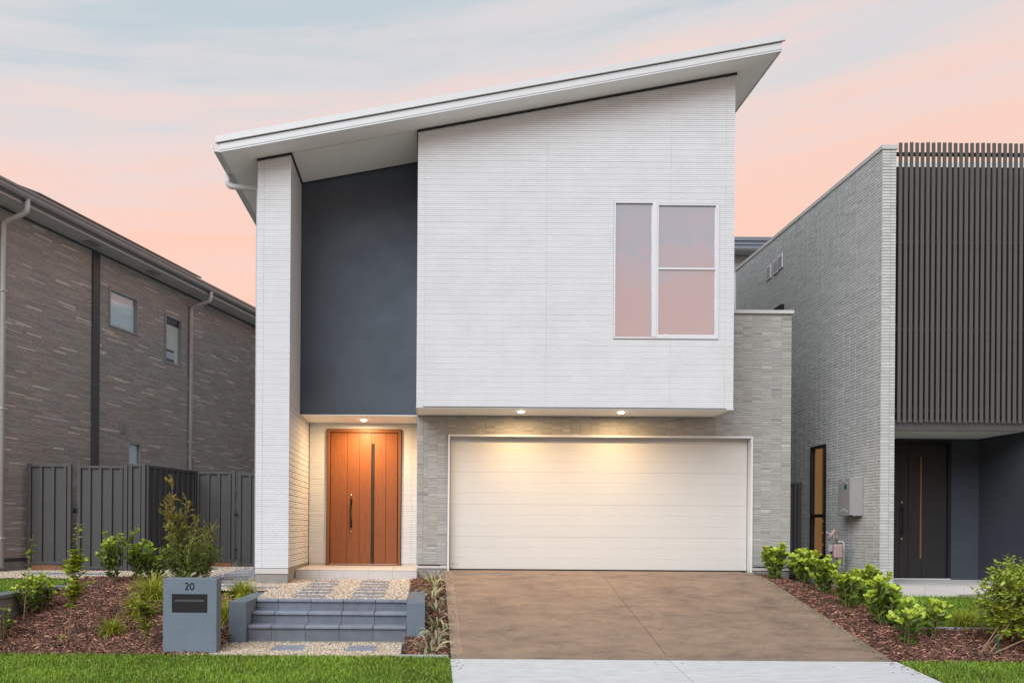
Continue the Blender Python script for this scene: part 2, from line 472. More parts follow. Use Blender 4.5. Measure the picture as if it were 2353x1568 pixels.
def grid_cols(tw, th, off=0.0, major=0):
    def f(ua, ub, va, vb, _):
        out = []
        nr = max(1, round((vb - va) / th)); h = (vb - va) / nr
        k0 = math.floor((ua - off) / tw)
        brk = [ua] + [off + k * tw for k in range(k0, k0 + 400) if ua + 0.02 < off + k * tw < ub - 0.02] + [ub]
        for r in range(nr):
            g0 = 0.0025 if major and r % major == 0 else 0.0
            g1 = 0.0025 if major and r % major == major - 1 else 0.0
            for i in range(len(brk) - 1):
                out.append((brk[i], brk[i + 1], va + r * h + g0, va + (r + 1) * h - g1))
        return out
    return f
def random_height_cols(tw, hs, off=0.0):
    def f(ua, ub, va, vb, _):
        out = []
        k0 = math.floor((ua - off) / tw)
        brk = [ua] + [off + k * tw for k in range(k0, k0 + 400) if ua + 0.02 < off + k * tw < ub - 0.02] + [ub]
        for i in range(len(brk) - 1):
            v = va
            while v < vb - 0.005:
                h = rng.choice(hs)
                if vb - (v + h) < 0.018: h = vb - v
                out.append((brk[i], brk[i + 1], v, v + h)); v += h
        return out
    return f
def strip_cols(th, lmin, lmax):
    def f(ua, ub, va, vb, _):
        out = []
        nr = max(1, round((vb - va) / th)); h = (vb - va) / nr
        for r in range(nr):
            u = ua - rng.uniform(0, lmax)
            while u < ub:
                L = rng.uniform(lmin, lmax)
                a, b = max(u, ua), min(u + L, ub)
                if b - a > 0.02: out.append((a, b, va + r * h, va + (r + 1) * h))
                u += L
        return out
    return f

# ------------------------------------------------------------------ terrain heights
def interp(x, pts):
    xs, ys = zip(*pts)
    return np.interp(x, xs, ys)
DR = [(9.57, 0.02), (10.6, 0.225), (12.0, 0.49), (12.8, 0.655), (13.3, 0.735), (13.9, 0.775)]
LB = [(9.57, 0.0), (10.3, 0.09), (11.4, 0.34), (12.5, 0.55), (13.6, 0.64), (15.3, 0.665), (40, 0.68)]
RB = [(9.57, 0.0), (10.8, 0.24), (12.2, 0.40), (13.2, 0.49), (16, 0.6), (40, 0.65)]
X_L, X_R = 0.27, 5.12
def H(X, Y):
    X = np.asarray(X, float); Y = np.asarray(Y, float)
    verge = np.maximum((Y - 9.57) * 0.09, -0.45)
    d = interp(Y, DR); l = interp(Y, LB); r = interp(Y, RB)
    w = np.clip((X - X_R) / 1.3, 0, 1); w = w * w * (3 - 2 * w)
    right = (d - 0.03) * (1 - w) + r * w
    right = np.where(Y > 13.9, r, right)
    out = np.where(X < X_L, l, np.where(X < X_R, d, right))
    return np.where(Y < 9.57, verge, out)
def ground_hit(px, py, h=None):
    a, b = ab(px, py)
    for Y in np.arange(7.0, 26.0, 0.01):
        X = a / FPX * Y; z = CZ + b / FPX * Y
        if z <= float(H(X, Y)): return Vector((X, Y, float(H(X, Y))))
    return Vector((a / FPX * 15, 15, 0.66))

def sheet(name, poly_fn, x0, x1, y0, y1, nx, ny, off, m, parent=None, hfn=H, noise=0.0):
    xs = np.linspace(x0, x1, nx); ys = np.linspace(y0, y1, ny)
    Xg, Yg = np.meshgrid(xs, ys)
    Zg = hfn(Xg, Yg) + off
    if noise:
        Zg = Zg + noise * (np.sin(Xg * 5.1 + 1.3 * np.sin(Yg * 3.7)) * np.cos(Yg * 4.3 + np.sin(Xg * 2.9)))
    idx = np.arange(nx * ny).reshape(ny, nx)
    f = np.stack([idx[:-1, :-1], idx[:-1, 1:], idx[1:, 1:], idx[1:, :-1]], -1).reshape(-1, 4)
    v = np.stack([Xg, Yg, Zg], -1).reshape(-1, 3)
    if poly_fn is not None:
        c = v[f].mean(1)
        f = f[poly_fn(c[:, 0], c[:, 1])]
    return np_object(name, v, f, np.ones((len(v), 3)), m, parent, smooth=True)

# ------------------------------------------------------------------ ground
xs = np.array([-400, -120, -50, -25, -14, -10, -8] + list(np.arange(-7, 9.01, 0.25)) + [10, 14, 25, 50, 120, 400], float)
ys = np.array([-300, -80, -30, -8, 0, 3, 4.6, 6] + list(np.arange(7, 20.01, 0.25)) + [24, 35, 60, 140, 500], float)
Xg, Yg = np.meshgrid(xs, ys)
Zg = H(Xg, Yg) - 0.10
idx = np.arange(Xg.size).reshape(Xg.shape)
f = np.stack([idx[:-1, :-1], idx[:-1, 1:], idx[1:, 1:], idx[1:, :-1]], -1).reshape(-1, 4)
g = np_object('ground', np.stack([Xg, Yg, Zg], -1).reshape(-1, 3), f, np.ones((Xg.size, 3)), 'soil')
tag(g, 'bare earth lying under and around the gardens', 'ground', kind='structure')
# street in front (outside the frame, catches and bounces light)
st = MB(); st.box(-60, 60, -4.0, 4.4, -0.60, -0.52)
mat('asphalt', (0.30, 0.295, 0.29), 0.9, 0.15, 8, bump=0.3)
tag(st.build('road', 'asphalt'), 'pale worn street running past the front lawns', 'road', kind='structure')

# lawn
Y_EDGE = 9.60
def lawn_l(x, y): return (x < X_L - 0.02) & (y < Y_EDGE)
def lawn_r(x, y): return (x > X_R + 0.06) & (y < Y_EDGE - 0.02)
lw = sheet('lawn', lambda x, y: lawn_l(x, y) | lawn_r(x, y), -12, 14, 4.9, Y_EDGE + 0.001, 208, 40, 0.0, 'turf_base')
tag(lw, 'bright green mown verge lawn along the front edge', 'lawn', kind='structure')
nb = sheet('lawn', None, -9.5, -5.32, 10.0, 14.0, 20, 20, 0.0, 'turf_base', hfn=lambda x, y: 0.56 + 0 * x + (np.asarray(y) - 12) * 0.02)
tag(nb, 'small patch of lawn held behind the grey block retaining wall', 'lawn', kind='structure')
def lawn_r2(x, y): return (x > 6.15 + (y - 10.75) * -0.1) & (y > 10.75 + 0.1 * np.sin(x * 2)) & (y < 12.95 - 0.10 * np.clip(x - 7.2, 0, 5))
nr = sheet('lawn', lawn_r2, 5.9, 12, 10.5, 13.1, 60, 30, 0.0, 'turf_base')
tag(nr, 'patch of lawn before the grey neighbouring porch slab', 'lawn', kind='structure')

def grass_blades(name, xs_, ys_, zs_, hmin, hmax, w, label, seed):
    r = np.random.default_rng(seed); K = len(xs_)
    tv = np.array([[-1, 0, 0], [1, 0, 0], [-0.75, 0.18, 0.55], [0.75, 0.18, 0.55], [0, 0.62, 1.0]], float)
    tf = np.array([[0, 1, 3], [0, 3, 2], [2, 3, 4]])
    h = r.uniform(hmin, hmax, K)
    rot = rot_euler(r.normal(0, 0.35, K), r.normal(0, 0.35, K), r.uniform(0, 6.28, K))
    scl = np.stack([np.full(K, w) * r.uniform(0.7, 1.3, K), h, h], -1)
    pn = 0.5 + 0.5 * np.sin(xs_ * 2.3 + 1.7 * np.sin(ys_ * 3.1)) * np.cos(ys_ * 4.7 + 0.8 * np.sin(xs_ * 1.9))
    base = 0.38 + 1.15 * r.random(K) ** 1.6 + 0.30 * pn
    tint = r.random(K)
    cols = np.stack([base * (0.72 + 0.46 * tint), base, base * (0.7 + 0.5 * r.random(K))], -1)
    dry = r.random(K) < 0.05
    cols[dry] = np.stack([base[dry] * 1.5, base[dry] * 1.0, base[dry] * 2.2], -1)
    o = scatter(name, tv, tf, np.stack([xs_, ys_, zs_], -1), rot, scl, cols, 'grass')
    return tag(o, label, 'grass', kind='stuff')
r0 = np.random.default_rng(11)
K = 90000
gx = r0.uniform(-6.2, X_L - 0.02, K); gy = Y_EDGE + 0.012 - (r0.random(K) ** 1.1) * 2.6 + np.abs(r0.normal(0, 0.022, K)) * (np.sin(gx * 9) > -0.2)
grass_blades('grass', gx, gy, np.minimum(H(gx, gy), 0.03) - 0.003, 0.028, 0.055, 0.0042, 'short bright green grass blades of the verge lawn beside the mailbox', 1)
K = 30000
gx = r0.uniform(X_R + 0.06, 8.0, K); gy = Y_EDGE - 0.03 - r0.random(K) * 2.4
grass_blades('grass', gx, gy, H(gx, gy) - 0.003, 0.028, 0.055, 0.0042, 'short bright green grass blades right of the concrete crossing', 2)
K = 26000
gx = r0.uniform(6.0, 9.6, K); gy = r0.uniform(10.7, 13.0, K); k = lawn_r2(gx, gy); gx, gy = gx[k], gy[k]
grass_blades('grass', gx, gy, H(gx, gy) - 0.003, 0.025, 0.06, 0.004, 'dull green grass blades before the grey neighbouring porch', 3)
K = 16000
gx = r0.uniform(-7.8, -5.35, K); gy = r0.uniform(10.2, 14.0, K)
grass_blades('grass', gx, gy, 0.56 + (gy - 12) * 0.02, 0.02, 0.045, 0.004, 'green grass blades behind the grey block retaining wall', 4)

# footpath crossing (light concrete)
def slab_piece(parent, name, m, x0, x1, y0, y1, zf, th=0.10, ny=1, col=(1, 1, 1), bevel=0.004):
    mb = MB()
    ysl = np.linspace(y0, y1, ny + 1)
    top = []; bot = []
    for y in ysl:
        z = float(zf(y))
        top += [(x0, y, z), (x1, y, z)]; bot += [(x0, y, z - th), (x1, y, z - th)]
    n = len(top); vs_ = top + bot; fs = []
    for i in range(ny):
        a = 2 * i
        fs.append((a, a + 1, a + 3, a + 2)); fs.append((n + a, n + a + 2, n + a + 3, n + a + 1))
        fs.append((a, a + 2, n + a + 2, n + a)); fs.append((a + 1, n + a + 1, n + a + 3, a + 3))
    fs.append((0, n, n + 1, 1)); e = 2 * ny; fs.append((e, e + 1, n + e + 1, n + e))
    mb.add(vs_, fs, col)
    return mb.build(name, m, parent, bevel=bevel)
fp = thing('footpath', (2.6, 8.0, -0.2), 'pale grey concrete crossing between street and brown driveway', 'footpath')
fp['kind'] = 'structure'
vz = lambda y: max((y - 9.57) * 0.09, -0.45) + 0.012
slab_piece(fp, 'slab', 'footpath_concrete', 0.26, 2.653, 5.2, 9.555, vz, ny=2)
slab_piece(fp, 'slab', 'footpath_concrete', 2.660, 5.16, 5.2, 9.555, vz, ny=2)

# driveway
dw = thing('driveway', (2.7, 11.6, 0.0), 'sloping brown coloured concrete driveway leading up to the garage', 'driveway')
dw['kind'] = 'structure'
dz = lambda y: float(interp(y, DR))
B = 0.13
lc = (1.12, 1.16, 1.18)
for (xa, xb) in ((X_L + B + 0.0006, 2.6655), (2.6715, X_R - B - 0.0006)):
    slab_piece(dw, 'slab', 'driveway_concrete', xa, xb, 9.656, 12.0235, dz, ny=12, bevel=0.002)
    slab_piece(dw, 'slab', 'driveway_concrete', xa, xb, 12.0255, 13.86, dz, ny=14, bevel=0.002)
slab_piece(dw, 'border_strip', 'driveway_concrete', X_L, X_L + B, 9.656, 13.80, dz, ny=22, bevel=0.001, col=(1.16, 1.2, 1.22))
slab_piece(dw, 'border_strip', 'driveway_concrete', X_R - B, X_R, 9.656, 13.80, dz, ny=22, bevel=0.001, col=(0.95, 1.05, 1.0))
slab_piece(dw, 'border_strip', 'driveway_concrete', X_L, X_R, 9.562, 9.655, dz, ny=1, col=(0.92, 1.0, 1.02))

# mulch beds
def bed_left(x, y): return (y > Y_EDGE) & (((x < -2.38) & (y < 13.5 - 0.55 * np.clip((x + 4.2) / 1.2, 0, 1) - 0.0)) & ~((x > -3.5) & (y > 12.15)))
mbz = lambda x, y: H(x, y)
b1 = sheet('mulch_bed', bed_left, -5.25, -2.38, Y_EDGE, 13.5, 70, 80, 0.0, 'mulch_base', noise=0.012)
tag(b1, 'sloping brown mulch garden bed around the grey mailbox', 'garden bed', kind='structure')
b2 = sheet('mulch_bed', None, -0.26, X_L - 0.015, Y_EDGE + 0.01, 13.79, 12, 60, -0.02, 'mulch_base', noise=0.006)
tag(b2, 'narrow mulch strip between the steps and the driveway', 'garden bed', kind='structure')
def bed_right(x, y): return (x > X_R + 0.01) & (y > Y_EDGE) & ~lawn_r2(x, y) & ~((y > 12.0) & (x > 6.6)) 
b3 = sheet('mulch_bed', bed_right, X_R + 0.01, 9.5, Y_EDGE, 15.5, 80, 80, -0.01, 'mulch_base', noise=0.008)
tag(b3, 'brown mulch bed of green shrubs right of the driveway', 'garden bed', kind='structure')

def chips(name, fn, x0, x1, y0, y1, dens, off, label, seed):
    r = np.random.default_rng(seed); K = int((x1 - x0) * (y1 - y0) * dens)
    x = r.uniform(x0, x1, K); y = r.uniform(y0, y1, K)
    if fn is not None:
        k = fn(x, y); x, y = x[k], y[k]
    K = len(x)
    tv = np.array([[-1, -1, -.5], [1, -1, -.5], [1.15, .8, -.5], [-.9, 1, -.5], [-1, -.8, .5], [.9, -1, .5], [1, .8, .5], [-1.1, 1, .5]], float)
    tf = np.array([[4, 5, 6, 7], [0, 1, 5, 4], [1, 2, 6, 5], [2, 3, 7, 6], [3, 0, 4, 7]])
    L = r.uniform(0.014, 0.060, K); Wd = r.uniform(0.003, 0.0085, K)
    rot = rot_euler(r.normal(0, 0.35, K), r.normal(0, 0.30, K), r.uniform(0, 6.28, K))
    scl = np.stack([L, Wd, r.uniform(0.003, 0.007, K)], -1)
    lightc = r.random(K)
    b = np.where(lightc > 0.85, r.uniform(1.7, 3.6, K), r.uniform(0.15, 1.15, K))
    cols = np.stack([b, b * r.uniform(0.85, 1.15, K), b * r.uniform(0.8, 1.25, K)], -1)
    pos = np.stack([x, y, H(x, y) + off + r.uniform(0.002, 0.022, K)], -1)
    o = scatter(name, tv, tf, pos, rot, scl, cols, 'mulch')
    return tag(o, label, 'mulch', kind='stuff')
chips('bark_mulch', bed_left, -5.25, -2.38, Y_EDGE, 13.5, 2600, 0.0, 'loose brown bark chips over the bed around the mailbox', 21)
chips('bark_mulch', None, -0.24, X_L - 0.03, Y_EDGE + 0.03, 13.75, 2400, -0.02, 'loose brown bark chips in the strip beside the steps', 22)
chips('bark_mulch', lambda x, y: bed_right(x, y) & (y < 14.5), X_R + 0.03, 8.6, Y_EDGE + 0.01, 14.5, 2200, -0.01, 'loose brown bark chips under the hedge right of the driveway', 23)

def crumbs():
    r = np.random.default_rng(77); K = 520
    x = np.concatenate([X_R - np.abs(r.normal(0, .07, 260)), X_L + np.abs(r.normal(0, .05, 150)), r.uniform(X_L, X_R, 110)])
    y = r.uniform(9.0, 13.6, K)
    z = np.where(y < 9.56, (y - 9.57) * .09 + .014, interp(y, DR) + .003)
    tv = np.array([[-1, -1, -.5], [1, -1, -.5], [1.15, .8, -.5], [-.9, 1, -.5], [-1, -.8, .5], [.9, -1, .5], [1, .8, .5], [-1.1, 1, .5]], float)
    tf = np.array([[4, 5, 6, 7], [0, 1, 5, 4], [1, 2, 6, 5], [2, 3, 7, 6], [3, 0, 4, 7]])
    scl = np.stack([r.uniform(.004, .016, K), r.uniform(.002, .005, K), r.uniform(.002, .004, K)], -1)
    b = r.uniform(.3, 1.6, K)
    o = scatter('bark_crumbs', tv, tf, np.stack([x, y, z], -1), rot_euler(r.normal(0, .1, K), r.normal(0, .1, K), r.uniform(0, 6.28, K)), scl, np.stack([b, b, b], -1), 'mulch')
    tag(o, 'small bark crumbs strewn along the driveway edges', 'bark litter', kind='stuff')
crumbs()
# gravel
GT = [(11.1, 0.505), (13.6, 0.615), (16, 0.64), (30, 0.65)]
def gz(x, y): return interp(y, GT) + 0 * np.asarray(x)
def gfz(x, y): return 0.012 + 0 * np.asarray(x) + np.clip(np.asarray(y) - 9.6, 0, 2) * 0.02
def grav_up(x, y):
    a = (x > -2.20) & (x < -0.26) & (y > 11.16) & (y < 13.6)
    b = (x > -2.2) & (x < -0.26) & (y > 12.4) & (y < 13.6)
    c = (x <= -2.0) & (x > -3.55) & (y > 12.05) & (y < 16.9)
    d = (x <= -3.5) & (x > -8) & (y > 13.5) & (y < 16.9)
    return a | b | c | d
def grav_fr(x, y): return (y > Y_EDGE + 0.01) & (y < 10.60) & (x < -0.30) & (x > -2.72 + (y - 9.6) * 0.38)
g1 = sheet('gravel_path', grav_up, -8, -0.24, 11.15, 17, 100, 90, 0.0, 'gravel_base', hfn=gz)
tag(g1, 'gravel path with grey pavers between steps and porch', 'gravel path', kind='structure')
g2 = sheet('gravel_path', grav_fr, -2.75, -0.28, Y_EDGE, 10.62, 60, 30, 0.0, 'gravel_base', hfn=gfz)
tag(g2, 'gravel pad with two square pavers below the steps', 'gravel path', kind='structure')
ico = bmesh.new(); bmesh.ops.create_icosphere(ico, subdivisions=1, radius=1.0)
ICO_V = np.array([v.co[:] for v in ico.verts]); ICO_F = np.array([[v.index for v in fc.verts] for fc in ico.faces]); ico.free()
def pebbles(name, fn, x0, x1, y0, y1, dens, hfn, label, seed, avoid=()):
    r = np.random.default_rng(seed); K = int((x1 - x0) * (y1 - y0) * dens)
    x = r.uniform(x0, x1, K); y = r.uniform(y0, y1, K); k = fn(x, y)
    for (a, b, c, d) in avoid: k &= ~((x > a) & (x < b) & (y > c) & (y < d))
    x, y = x[k], y[k]; K = len(x)
    s = r.uniform(0.008, 0.017, K)
    scl = np.stack([s * r.uniform(.8, 1.5, K), s * r.uniform(.7, 1.1, K), s * r.uniform(.45, .75, K)], -1)
    rot = rot_euler(r.normal(0, .4, K), r.normal(0, .4, K), r.uniform(0, 6.28, K))
    b = r.uniform(0.55, 1.3, K); w = r.random(K)
    cols = np.stack([b, b * (0.94 + 0.14 * w), b * (0.84 + 0.32 * w)], -1)
    pos = np.stack([x, y, hfn(x, y) + s * 0.3 + r.uniform(0, 0.01, K)], -1)
    o = scatter(name, ICO_V, ICO_F, pos, rot, scl, cols, 'gravel')
    return tag(o, label, 'gravel', kind='stuff')
# pavers set in the gravel
PAV = []
def paver(parent, x0, x1, y0, y1, z, dz_=0.0, c=1.0):
    mb = MB(); zt = z + 0.018
    mb.box(x0, x1, y0, y1, z - 0.03, zt, (c, c, c * 1.01))
    o = mb.build('paver', 'slate_paver', parent, bevel=0.004)
    PAV.append((x0 + 0.005, x1 - 0.005, y0 + 0.005, y1 - 0.005))
for xc in (-1.535, -0.775):
    for r_ in range(6):
        y = 11.30 + r_ * 0.37
        paver(g1, xc - 0.21 + rng.uniform(-.01, .01), xc + 0.21 + rng.uniform(-.01, .01), y, y + 0.265, float(gz(0, y + .13)), c=rng.uniform(1.15, 1.5))
for r_ in range(10):
    y = 12.42 + r_ * 0.40
    paver(g1, -3.42, -2.66, y, y + 0.30, float(gz(0, y + .13)), c=rng.uniform(1.3, 1.7))
paver(g1, -2.52, -2.10, 12.28, 12.50, float(gz(0, 12.4)), c=1.5)
for (xa, xb) in ((-6.6, -6.0), (-5.9, -5.3)):
    paver(g1, xa, xb, 14.2, 14.6, float(gz(0, 14.4)), c=1.3)
for (px0, px1) in ((618, 704), (788, 869)):
    a = P(px0 + 8, 1489, 10.1).x; b = P(px1 - 4, 1489, 10.1).x
    paver(g2, a, b, 9.93, 10.34, 0.022, c=1.55)
pebbles('gravel', grav_up, -8, -0.24, 11.15, 17, 2600, gz, 'loose cream pebbles around the pavers above the steps', 31, PAV)
pebbles('gravel', grav_fr, -2.75, -0.28, Y_EDGE, 10.62, 3200, gfz, 'loose cream pebbles around two square pavers below the steps', 32, PAV)
# steel garden edging
def edging(pts, label, w=0.012, h=0.07):
    mb = MB(); mb_pts = [Vector(p) for p in pts]
    c0 = mb_pts[0]
    for a, b in zip(mb_pts[:-1], mb_pts[1:]):
        d = (b - a); n = Vector((-d.y, d.x, 0)).normalized() * w / 2
        dn = Vector((0, 0, h))
        mb.hexa([a - n - dn, b - n - dn, b + n - dn, a + n - dn], [a - n, b - n, b + n, a + n])
    o = mb.build('garden_edging', 'steel_edging', recenter=tuple(c0))
    return tag(o, label, 'garden edging', 'steel edging strips of the gravel and mulch')
edging([(-0.31, 9.615, 0.045), (X_L - 0.03, 9.615, 0.045)], 'pale steel edging strip between the lawn and striped leaf plants')
edging([(-0.297, 9.63, 0.04), (-0.297, 10.49, 0.06)], 'pale steel edging strip between front gravel pad and striped leaf plants')
edging([(-2.735, 9.63, 0.03), (-2.40, 10.48, 0.07)], 'pale steel edging strip slanting from mailbox foot to step wall')
edging([(6.1, 10.74, 0.265), (7.0, 10.80, 0.255), (8.5, 10.9, 0.27)], 'pale steel edging strip between mulch and the porch lawn')
edging([(-2.60, 12.18, 0.535), (-2.22, 12.36, 0.545)], 'pale steel edging strip behind the left step wall')

# ------------------------------------------------------------------ MAIN HOUSE
YB, YG, YD, YE, YR, YBACK = 12.9, 13.8, 14.04, 15.1, 12.46, 26.0
XL_, XP, XB0, XB1, XG = -2.555, -2.06, -0.18, 4.52, 5.755
Z0, ZBOX, ZCEIL, ZGT = 0.778, 3.24, 3.275, 4.86
KS, ZS0 = 0.187, 7.364
zs = lambda x: ZS0 + KS * x
house = thing('two_storey_house', (1.0, 15.0, 0.6), 'white and charcoal two storey house with sloping roof and timber front door', 'house')
UX, UZ, NY = (1, 0, 0), (0, 0, 1), (0, -1, 0)
WC = grid_cols(0.258, 0.0303, off=0.075, major=3)
slope_no = Vector((-KS, 0, 1)).normalized()
def roof_clip(dz_): return [(Vector((0, 0, ZS0 - dz_)), slope_no)]

# upper box
mb = MB()
pw0, pw1, pz0, pz1 = P(1410, 600, YB).x, P(1651, 600, YB).x, P(1530, 778, YB).z, P(1530, 464, YB).z
xa_, xb_ = XB0 + 0.012, XB1 - 0.012
mb.prism([(xa_, ZBOX + 0.012), (xb_, ZBOX + 0.012), (xb_, zs(XB1) - 0.01), (xa_, zs(XB0) - 0.01)], 'y', YB + 0.13, YD + 0.25)
def core_piece(x0, x1, z0, z1=None): mb.prism([(x0, z0), (x1, z0), (x1, z1 or zs(x1) - 0.01), (x0, z1 or zs(x0) - 0.01)], 'y', YB + 0.016, YB + 0.129)
core_piece(xa_, pw0 - 0.001, ZBOX + 0.012); core_piece(pw1 + 0.001, xb_, ZBOX + 0.012)
core_piece(pw0 - 0.0005, pw1 + 0.0005, ZBOX + 0.012, pz0 - 0.001); core_piece(pw0 - 0.0005, pw1 + 0.0005, pz1 + 0.001)
upper = mb.build('upper_wall', 'white_trim', house)
seams = [XB0 + 0.115, P(1256, 600, YB).x, P(1541, 600, YB).x, XB1 - 0.13]
clad(upper, (0, YB + 0.014, 0), UX, UZ, NY, XB0, XB1, ZBOX, 8.4, 'white_clad', None, WC, 0.4545, seams=seams,
     holes=[(pw0 - 0.004, pw1 + 0.004, pz0 - 0.004, pz1 + 0.004)], clips=roof_clip(0.03), vtop=zs, depth=0.007, jit=0.0008)
# left return of the box, right return
clad(upper, (XB0 + 0.010, 0, 0), (0, -1, 0), UZ, (-1, 0, 0), -(YD), -(YB + 0.012), ZBOX, 7.33, 'white_clad', None, WC, 0.4545, depth=0.006, jit=0.0008)
clad(upper, (XB1 - 0.010, 0, 0), (0, 1, 0), UZ, (1, 0, 0), YB + 0.012, YD + 3.0, ZGT + 0.1, 8.17, 'white_clad', None, WC, 0.4545, depth=0.006, jit=0.0008)
clad(upper, (XB1 - 0.010, 0, 0), (0, 1, 0), UZ, (1, 0, 0), YB + 0.012, YG - 0.01, ZBOX, ZGT + 0.097, 'white_clad', None, WC, 0.4545, depth=0.006, jit=0.0008)
# base trim of the box
mb = MB(); mb.box(XB0 - 0.004, XB1 + 0.004, YB + 0.002, YB + 0.05, ZBOX - 0.022, ZBOX - 0.001)
mb.build('drip_trim', 'white_trim', upper)
mb = MB(); mb.box(XB0 + 0.10, XB1 - 0.11, YB - 0.004, YB + 0.001, ZBOX - 0.012, ZBOX - 0.003)
mb.build('shadow_gap', 'dark_gap', upper)
mb = MB(); mb.box(XB0 + 0.03, XB1 - 0.03, YB + 0.055, YG - 0.002, ZBOX - 0.018, ZBOX + 0.010)
mb.build('box_soffit', 'soffit', upper)
for (xa, xb) in ((XB0 - 0.003, XB0 + 0.028), (XB1 - 0.028, XB1 + 0.003)):
    mb = MB(); mb.box(xa, xb, YB + 0.052, YG - 0.003, ZBOX - 0.022, ZBOX - 0.002); mb.build('soffit_trim', 'white_trim', upper)

# window of the box
win = MB()
fd0, fd1 = YB - 0.012, YB + 0.055
def frame_rect(mb, x0, x1, z0, z1, w, y0, y1, wt=None, wb=None):
    wt = wt or w; wb = wb or w
    mb.box(x0, x0 + w, y0, y1, z0, z1); mb.box(x1 - w, x1, y0, y1, z0, z1)
    mb.box(x0 + w, x1 - w, y0, y1, z0, z0 + wb); mb.box(x0 + w, x1 - w, y0, y1, z1 - wt, z1)
frame_rect(win, pw0, pw1, pz0, pz1, 0.022, fd0, fd1)
window = win.build('window', 'white_trim', house, bevel=0.003)
xm0, xm1 = P(1498, 600, YB).x, P(1508, 600, YB).x
mb = MB(); mb.box(xm0, xm1, fd0 - 0.008, fd1 - 0.002, pz0 + 0.0225, pz1 - 0.0225); mb.build('mullion', 'white_trim', window, bevel=0.004)
mb = MB(); frame_rect(mb, xm1 + 0.001, pw1 - 0.0225, pz0 + 0.0225, pz1 - 0.0225, 0.028, fd0 + 0.004, fd1 - 0.003, wb=0.04); mb.build('sash', 'white_trim', window, bevel=0.004)
zt = P(1577, 617, YB).z
mb = MB(); mb.box(xm1 + 0.030, pw1 - 0.0515, YB + 0.0, YB + 0.022, zt - 0.015, zt + 0.015); mb.build('transom', 'white_trim', window, bevel=0.004)
for (xa, xb, nm) in ((pw0 + 0.0225, xm0 - 0.0005, 'pane'), (xm1 + 0.0295, pw1 - 0.051, 'pane')):
    mb = MB(); mb.box(xa, xb, YB + 0.026, YB + 0.032, pz0 + 0.0235, pz1 - 0.0235); mb.build(nm, 'window_glass', window)
mb = MB(); mb.box(pw0 + 0.01, pw1 - 0.01, YB + 0.06, YB + 0.064, pz0 + 0.01, pz1 - 0.01); mb.build('blind', 'blind', window)
mb = MB(); mb.box(3.50, 3.52, YB - 0.002, YB + 0.012, pz0 + 0.053, pz0 + 0.075); mb.build('window_latch', 'white_trim', window)

# pillar (wing wall)
mb = MB()
mb.prism([(XL_ + 0.012, 0.55), (XP - 0.012, 0.55), (XP - 0.012, zs(XP) - 0.03), (XL_ + 0.012, zs(XL_) - 0.03)], 'y', YB + 0.02, YE + 0.10)
pillar = mb.build('pillar_wall', 'concrete', house)
ZP = P(630, 1304, YB).z
clad(pillar, (0, YB + 0.014, 0), UX, UZ, NY, XL_, XP, ZP, 7.2, 'white_clad', None, grid_cols(0.20, 0.0303, off=XL_ + 0.09, major=3), 0.4545,
     clips=roof_clip(0.03), vtop=zs, seams=[XL_ + 0.10])
clad(pillar, (XP - 0.012, 0, 0), (0, 1, 0), UZ, (1, 0, 0), YB + 0.012, YE - 0.005, ZP, ZCEIL - 0.002, 'white_clad', None, grid_cols(0.258, 0.0303, off=YB + .1, major=3), 0.4545)
clad(pillar, (XP - 0.012, 0, 0), (0, 1, 0), UZ, (1, 0, 0), YB + 0.012, YD - 0.005, ZCEIL, zs(XP) - 0.03, 'white_clad', None, grid_cols(0.258, 0.0303, off=YB + .1, major=3), 0.4545)
mb = MB(); mb.box(XL_ + 0.002, XP - 0.002, YB + 0.004, YB + 0.0145, ZP - 0.085, ZP - 0.006); mb.build('base_trim', 'porch_tile', pillar, bevel=0.003)
# left side wall of the house
mb = MB()
mb.prism([(XL_ + 0.003, 0.5), (XP - 0.02, 0.5), (XP - 0.02, zs(XP) - 0.035), (XL_ + 0.003, zs(XL_) - 0.035)], 'y', YE + 0.11, YBACK)
mb.build('side_wall', 'white_trim', house)
clad(pillar, (XL_ + 0.012, 0, 0), (0, -1, 0), UZ, (-1, 0, 0), -(YE + 0.1), -(YB + 0.012), ZP, zs(XL_) - 0.03, 'white_clad', None, WC, 0.4545)

# charcoal recess wall
mb = MB()
mb.prism([(XP + 0.001, ZCEIL - 0.02), (XB0 + 0.009, ZCEIL - 0.02), (XB0 + 0.009, zs(XB0) - 0.02), (XP + 0.001, zs(XP) - 0.02)], 'y', YD, YD + 0.18)
mb.build('recess_wall', 'charcoal_render', house)
# house body behind (upper + lower)
mb = MB()
mb.prism([(XP - 0.018, 3.30), (XB1 - 0.016, 3.30), (XB1 - 0.016, zs(XB1) - 0.02), (XP - 0.018, zs(XP) - 0.02)], 'y', YD + 0.26, YBACK - 0.01)
mb.build('upper_body', 'white_trim', house)
mb = MB(); mb.box(XB0 + 0.02, XG - 0.02, YG + 0.32, YBACK - 0.5, 0.5, ZGT - 0.3); mb.build('lower_body', 'grey_brick', house)

